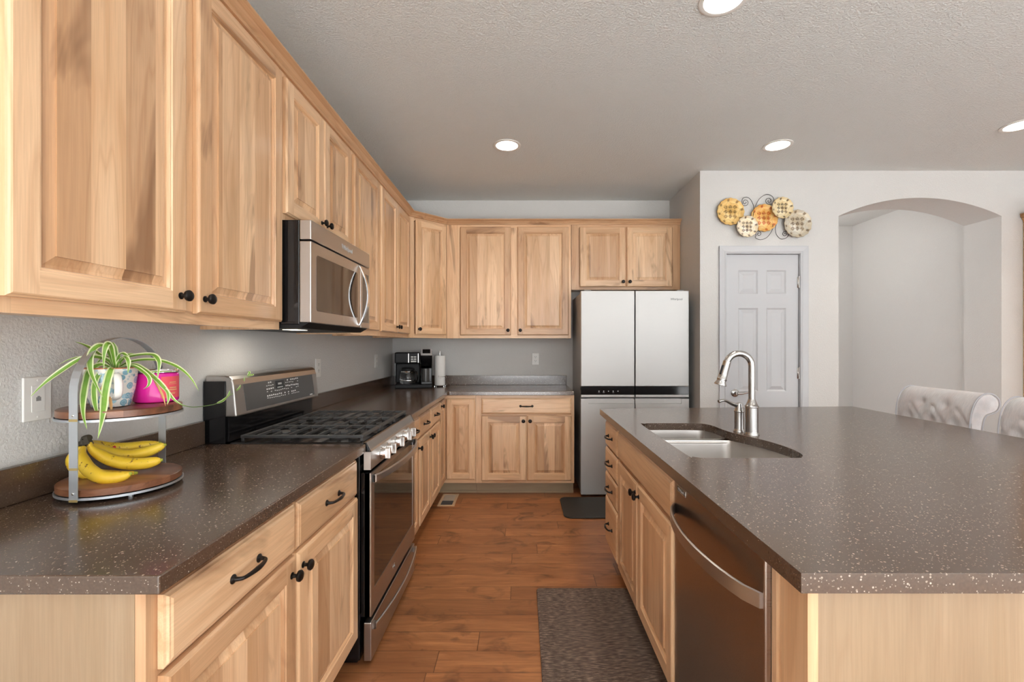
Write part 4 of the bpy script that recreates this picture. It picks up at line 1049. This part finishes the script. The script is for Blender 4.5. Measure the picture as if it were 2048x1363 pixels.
def rug_mat():
    t = NT('woven_dark_mat'); x, y, z = t.sep(t.objco())
    n1 = t.noise(t.comb(t.math('MULTIPLY', x, .22), y, 0.0), 150, 3, .65); n2 = t.noise(t.objco(), 6, 2)
    wv = t.math('MULTIPLY', t.math('SINE', t.math('MULTIPLY', x, 1100.0)), t.math('SINE', t.math('MULTIPLY', y, 700.0)))
    f = t.math('ADD', t.math('MULTIPLY', n1, .92), t.math('MULTIPLY', wv, .14))
    c = t.ramp(f, [(.36, (.060, .041, .033)), (.52, (.165, .118, .094)), (.66, (.40, .30, .24))])
    t.bump(t.math('ADD', wv, n1), .4, .0015); return t.set(c, .75)
def mat_obj(name, label, cat, x0, x1, y0, y1, r, th, m):
    bm = NB(); prism(bm, rrect(x0, x1, y0, y1, r), lambda u, v, t: (u, v, t), 0, th)
    o = obj(name, bm, m, None, (0, 0, FZ+.0005), bevel=.006, seg=3); tag(o, label, cat)
mat_obj('kitchen_mat', 'long brown woven kitchen mat in front of the island sink', 'mat', .078, .556, 1.15, 2.374, .02, .014, rug_mat())
mat_obj('kitchen_mat', 'plain black rubber mat in front of the refrigerator', 'mat', .315, .98, 3.35, 3.80, .06, .012, plain('black_rubber', (.022, .020, .018), .6))

# ------------------------------------------------------------------ wall art over the pantry door
def plate_mat(name, base, edge, motif, cream=(.75, .66, .48)):
    t = NT(name); x, y, z = t.sep(t.objco())          # unit disc coordinates are scaled: radius ~ .1
    r = t.math('SQRT', t.math('ADD', t.math('MULTIPLY', x, x), t.math('MULTIPLY', z, z)))
    n = t.noise(t.objco(), 30, 4, .6)
    c = t.mix(t.ramp(n, [(.35, 0.0), (.65, 1.0)]), base, cream)
    k = 170.0
    def cell(v): return t.math('ABSOLUTE', t.math('SUBTRACT', t.math('FRACT', t.math('ADD', t.math('DIVIDE', v, .034), .5)), .5))
    ax, az = cell(x), cell(z)
    cr = t.math('SQRT', t.math('ADD', t.math('MULTIPLY', ax, ax), t.math('MULTIPLY', az, az)))
    star = t.math('LESS_THAN', t.math('MULTIPLY', ax, az), .060)
    mot = t.math('MULTIPLY', t.math('LESS_THAN', cr, .43), t.math('MULTIPLY', star, t.math('GREATER_THAN', t.noise(t.objco(), 190, 2), .44)))
    inner = t.math('MULTIPLY', t.math('LESS_THAN', t.math('ABSOLUTE', x), .051), t.math('LESS_THAN', t.math('ABSOLUTE', z), .051))
    c = t.mix(t.math('MULTIPLY', t.math('MULTIPLY', mot, inner), .85), c, motif)
    ang = t.math('ARCTAN2', z, x)
    lf = t.math('GREATER_THAN', t.math('SINE', t.math('MULTIPLY', ang, 8.0)), .72)
    band = t.math('MULTIPLY', t.math('GREATER_THAN', r, .076), t.math('LESS_THAN', r, .092))
    c = t.mix(t.math('MULTIPLY', t.math('MULTIPLY', lf, band), .8), c, motif)
    gr = t.math('LESS_THAN', t.math('ABSOLUTE', t.math('SUBTRACT', r, t.math('ADD', .066, t.math('MULTIPLY', t.math('SINE', t.math('MULTIPLY', ang, 8.0)), .006)))), .0012)
    c = t.mix(t.math('MULTIPLY', gr, .6), c, edge)
    return t.set(c, .38, .15)
def wall_art():
    Yc = YP - .045
    root = thing('wall_decor', 'metal wall art of five scalloped patterned plates with scrolled wires above the white door', 'wall art', (P(1530, 440, Yc).x, YP, P(1530, 440, Yc).z))
    base = root.location.copy()
    ms = [plate_mat('gold_plate', (.72, .43, .12), (.30, .17, .05), (.20, .11, .03), (.80, .58, .24)), plate_mat('cream_plate', (.80, .66, .42), (.35, .22, .10), (.07, .03, .02), (.80, .74, .62)),
          plate_mat('orange_plate', (.76, .36, .07), (.40, .15, .03), (.45, .07, .01), (.80, .55, .22)), plate_mat('tan_plate', (.75, .58, .30), (.30, .18, .07), (.06, .03, .02), (.78, .68, .45)), plate_mat('greige_plate', (.60, .50, .34), (.30, .24, .16), (.16, .10, .05), (.58, .55, .47))]
    for (px, py, rp, dy), m, nm in zip(((1462.2, 422.2, 27.3, -.04), (1495.8, 452, 21.6, -.062), (1529.5, 434.9, 27.6, -.036), (1566.3, 414.6, 21.6, -.060), (1596.8, 446.3, 28, -.04)), ms, ('gold', 'cream', 'orange', 'tan', 'greige')):
        c = P(px, py, YP+dy); rad = rp*(YP+dy)/FPX; bm = NB(); seg = 64
        prev = None
        for q, (rr, yy) in enumerate(((1.0, .010), (1.0, .006), (.97, 0), (.80, .012), (.74, .014), (0.0001, .012))):
            cur = []
            for i in range(seg):
                a = 2*math.pi*i/seg; s = rr*rad*(1 + (.022*math.cos(16*a) if rr > .9 else 0))
                cur.append(bm.verts.new((s*math.cos(a)*.1/rad, yy, s*math.sin(a)*.1/rad)))
            if prev:
                for i in range(seg): bm.faces.new((prev[i], prev[(i+1) % seg], cur[(i+1) % seg], cur[i])).material_index = 1 if q == 1 else 0
            prev = cur
        bmesh.ops.recalc_face_normals(bm, faces=bm.faces)
        o = obj('plate', bm, [m, BRONZE], root, c - base, smooth=True, label=nm + ' coloured plate'); o.scale = (rad/.1, 1, rad/.1)
        so = o.modifiers.new('solid', 'SOLIDIFY'); so.thickness = .002
    Q = lambda zx, zy, dy=-.03: P(1400 + zx/7.877, 360 + zy/7.877, YP+dy) - base
    def spiral(pts, c, r0, a0, turns, d):
        out = list(pts)
        for k in range(1, 19):
            u = k/18; a = a0 + d*turns*2*math.pi*u; r = r0*(1-u*.85)
            out.append((c[0] + r*math.cos(a), c[1] + r*math.sin(a)))
        return out
    W = [spiral([(840, 560), (848, 430), (800, 310), (730, 268), (665, 300)], (712, 350), 60, math.pi*.95, 1.6, -1),
         spiral([(870, 420), (930, 300), (1040, 225), (1130, 250), (1165, 310), (1150, 365)], (1085, 325), 62, .6, 1.6, 1),
         spiral([(1150, 700), (1130, 800), (1050, 905), (950, 938), (870, 905)], (925, 845), 52, 2.0, 1.6, 1),
         spiral([(1225, 640), (1190, 740), (1200, 850), (1270, 925), (1350, 915), (1392, 870)], (1338, 848), 50, .4, 1.6, -1)]
    for wv in W:
        bm = NB(); tube(bm, catmull([Q(*p) for p in wv], 3), .0021, 6); obj('scroll_wire', bm, BRONZE, root, smooth=True)
    bm = NB(); tube(bm, catmull([Q(480, 480, -.010), Q(750, 640, -.010), Q(1020, 590, -.010), Q(1300, 500, -.010), Q(1550, 680, -.010)], 5), .003, 6); tube(bm, [Q(750, 640, 0), Q(750, 640, -.04)], .003, 6); tube(bm, [Q(1300, 500, 0), Q(1300, 500, -.04)], .003, 6); obj('support_frame', bm, BRONZE, root, smooth=True)
wall_art()

# ------------------------------------------------------------------ chairs on the far side of the island
def fabric():
    t = NT('pale_chenille'); x, y, z = t.sep(t.objco())
    n = t.noise(t.comb(t.math('MULTIPLY', x, .12), t.math('MULTIPLY', y, 1.0), t.math('MULTIPLY', z, .12)), 260, 3, .6); n2 = t.noise(t.objco(), 9, 2)
    c = t.mix(t.ramp(n2, [(.35, 0.0), (.65, 1.0)]), (.72, .66, .66), (.76, .76, .78))
    c = t.mix(t.math('MULTIPLY', t.ramp(n, [(.42, 1.0), (.58, 0.0)]), .45), c, (.58, .57, .59))
    t.bump(n, .4, .0015); return t.set(c, .9, 0, Sheen_Weight=.3)
FAB = fabric(); LEGW = wood('dark_leg_wood', 'Z', None, (.12, .07, .04), (.09, .05, .03), (.05, .03, .02))
def chair(label, y0, y1):
    cy = (y0+y1)/2; hw = (y1-y0)/2; Xb = 2.232
    root = thing('upholstered_chair', label, 'chair', (Xb, cy, FZ), 0, 'tufted chairs at the island')
    z = lambda v: v-FZ
    prof = [(-.02, .64), (-.006, .74), (.0, .84), (.003, .92), (.012, .98), (.030, 1.025), (.058, 1.056), (.092, 1.068), (.125, 1.060), (.148, 1.036), (.152, 1.005), (.138, .978), (.110, .965), (.085, .955), (.070, .92), (.062, .84), (.06, .64)]
    pr = catmull([(a, 0, b) for a, b in prof], 5); n = len(pr); bm = NB()
    but = []
    for row, (s, off) in enumerate(((.985, 0), (.895, .5), (.805, 0))):
        for k in range(-2, 4): but.append((s, (k + off - .5) * hw*2/3.2))
    NV = 40; grid = []
    arc = [0]
    for a, b in zip(pr, pr[1:]): arc.append(arc[-1] + (b-a).length)
    s0 = next(i for i, p in enumerate(pr) if p.z > .984); ref = arc[s0] + .0
    for j in range(NV+1):
        v = -hw + 2*hw*j/NV; row = []
        for i, p in enumerate(pr):
            t = (pr[min(i+1, n-1)] - pr[max(i-1, 0)]).normalized(); nor = Vector((-t.z, 0, t.x))
            s = .985 + (arc[i]-ref); d = 0
            if i < n*.62:
                for bs, bv in but:
                    if abs(bv) < hw*.92:
                        dd = (s-bs)**2 + (v-bv)**2; d -= .017*math.exp(-dd/.0007)
                # creases run from button to button and over the roll
                kx = hw*2/3.2
                e1 = abs(((v/kx + (s-.985)/.18 + .5) % 1) - .5); e2 = abs(((v/kx - (s-.985)/.18 + .5) % 1) - .5)
                if s < .985: d -= .007*(math.exp(-(e1*kx/.010)**2) + math.exp(-(e2*kx/.010)**2))
                else: d -= .006*math.exp(-((abs(((v/kx + .0 + .0) % 1) - .5))*kx/.010)**2) * max(0, 1-(s-.985)/.11)
            edge = min(1, (hw-abs(v))/.02); d -= .008*(1-edge)**2
            row.append(bm.verts.new((p.x + nor.x*d, v, z(p.z) + nor.z*d)))
        grid.append(row)
    for a, b in zip(grid, grid[1:]):
        for i in range(n-1): bm.faces.new((a[i], a[i+1], b[i+1], b[i]))
        bm.faces.new((a[-1], a[0], b[0], b[-1]))
    bm.faces.new(grid[0][::-1]); bm.faces.new(grid[-1]); bmesh.ops.recalc_face_normals(bm, faces=bm.faces)
    back = obj('backrest', bm, FAB, root, smooth=50)
    for s in (-1, 1):
        bm = NB(); tube(bm, [(p.x, s*hw, z(p.z)) for p in pr], .0035, 6); obj('piping', bm, plain('piping_cord', (.50, .50, .54), .8), back, smooth=True)
    bm = NB(); prism(bm, rrect(-.48, -.02, -hw, hw, .04), lambda u, v, t: (u, v, t), z(.55), z(.655)); obj('seat', bm, FAB, root, bevel=.02, seg=4)
    for sx, sy in ((-.45, -1), (-.45, 1), (.01, -1), (.01, 1)):
        bm = NB(); lathe(bm, [(.014, 0), (.022, z(.55))], 10, MT(sx, sy*(hw-.04), 0)); obj('leg', bm, LEGW, root, smooth=True)
    return root
chair('pale tufted scroll-back chair at the island, the whole back in view nearer the arched niche', 2.268, 2.716)
chair('pale tufted scroll-back chair at the island, cut off by the right picture edge', 1.685, 2.133)

# ------------------------------------------------------------------ wooden hutch at the right edge
def hutch():
    x0, x1, y0, y1 = 4.107, 5.1, 3.42, YP-.004
    root = thing('hutch', 'tall honey wood cabinet with crown top by the niche at the right edge', 'cabinet', (x0, y0, FZ))
    W = x1-x0; Dp = y1-y0; H = 2.38-FZ
    bm = NB(); box(bm, 0, W, 0, Dp, .08, H-.07); obj('case', bm, HONEY, root)
    bm = NB(); box(bm, .02, W-.02, .02, Dp, 0, .08); obj('plinth', bm, HONEY, root)
    bm = NB()
    for k, (o, a, b) in enumerate(((.006, H-.07, H-.05), (.016, H-.05, H-.03), (.028, H-.03, H-.008), (.034, H-.008, H))): box(bm, -o, W+o, -o, Dp-.001, a, b)
    obj('crown', bm, HONEY, root, bevel=.003)
    for a, b in ((.03, W/2-.003), (W/2+.003, W-.03)):
        d = obj('cabinet_door', door_mesh(b-a, H-.25, .06), [HONEY, HONEY, HONEY], root, (a, -.001, .13))
        knob_on(d, (b-a-.03) if a < W/2 else .03, .9)
hutch()

# ------------------------------------------------------------------ recessed ceiling lights
def downlight(label, x, y, power=46):
    root = thing('recessed_light', label, 'ceiling light', (x, y, ZC), 0, 'recessed ceiling lights')
    bm = NB(); lathe(bm, [(.098, 0), (.098, -.004), (.090, -.007), (.078, -.005), (.076, 0)], 40, caps=False); obj('trim_ring', bm, PLATEW, root, smooth=True)
    bm = NB(); lathe(bm, [(.0775, -.0045), (.06, -.006), (.002, -.0065)], 40); obj('diffuser', bm, EMIT, root, smooth=True)
    l = bpy.data.lights.new('downlight', 'SPOT'); l.energy = power; l.spot_size = R(125); l.spot_blend = 1; l.shadow_soft_size = .07; l.color = (1, .89, .76)
    o = bpy.data.objects.new('downlight_lamp', l); o.location = (x, y, ZC-.02); C.objects.link(o)
downlight('round recessed ceiling light above the aisle in front of the back cabinets', -.104, 3.25)
downlight('round recessed ceiling light in front of the plate wall art', 1.83, 3.25, 8)
downlight('round recessed ceiling light over the island cut by the top picture edge', .833, 1.875)
downlight('round recessed ceiling light at the right picture edge', 3.235, 2.952)
for x, y, e in ((.12, .6, 24), (1.75, .45, 22), (.8, -.9, 16)):      # unseen spots added above and behind the viewpoint to lift counters, floor and ceiling
    l = bpy.data.lights.new('downlight', 'SPOT'); l.energy = e; l.spot_size = R(125); l.spot_blend = 1; l.shadow_soft_size = .07; l.color = (1, .89, .76)
    o = bpy.data.objects.new('downlight_lamp', l); o.location = (x, y, ZC-.02); C.objects.link(o)
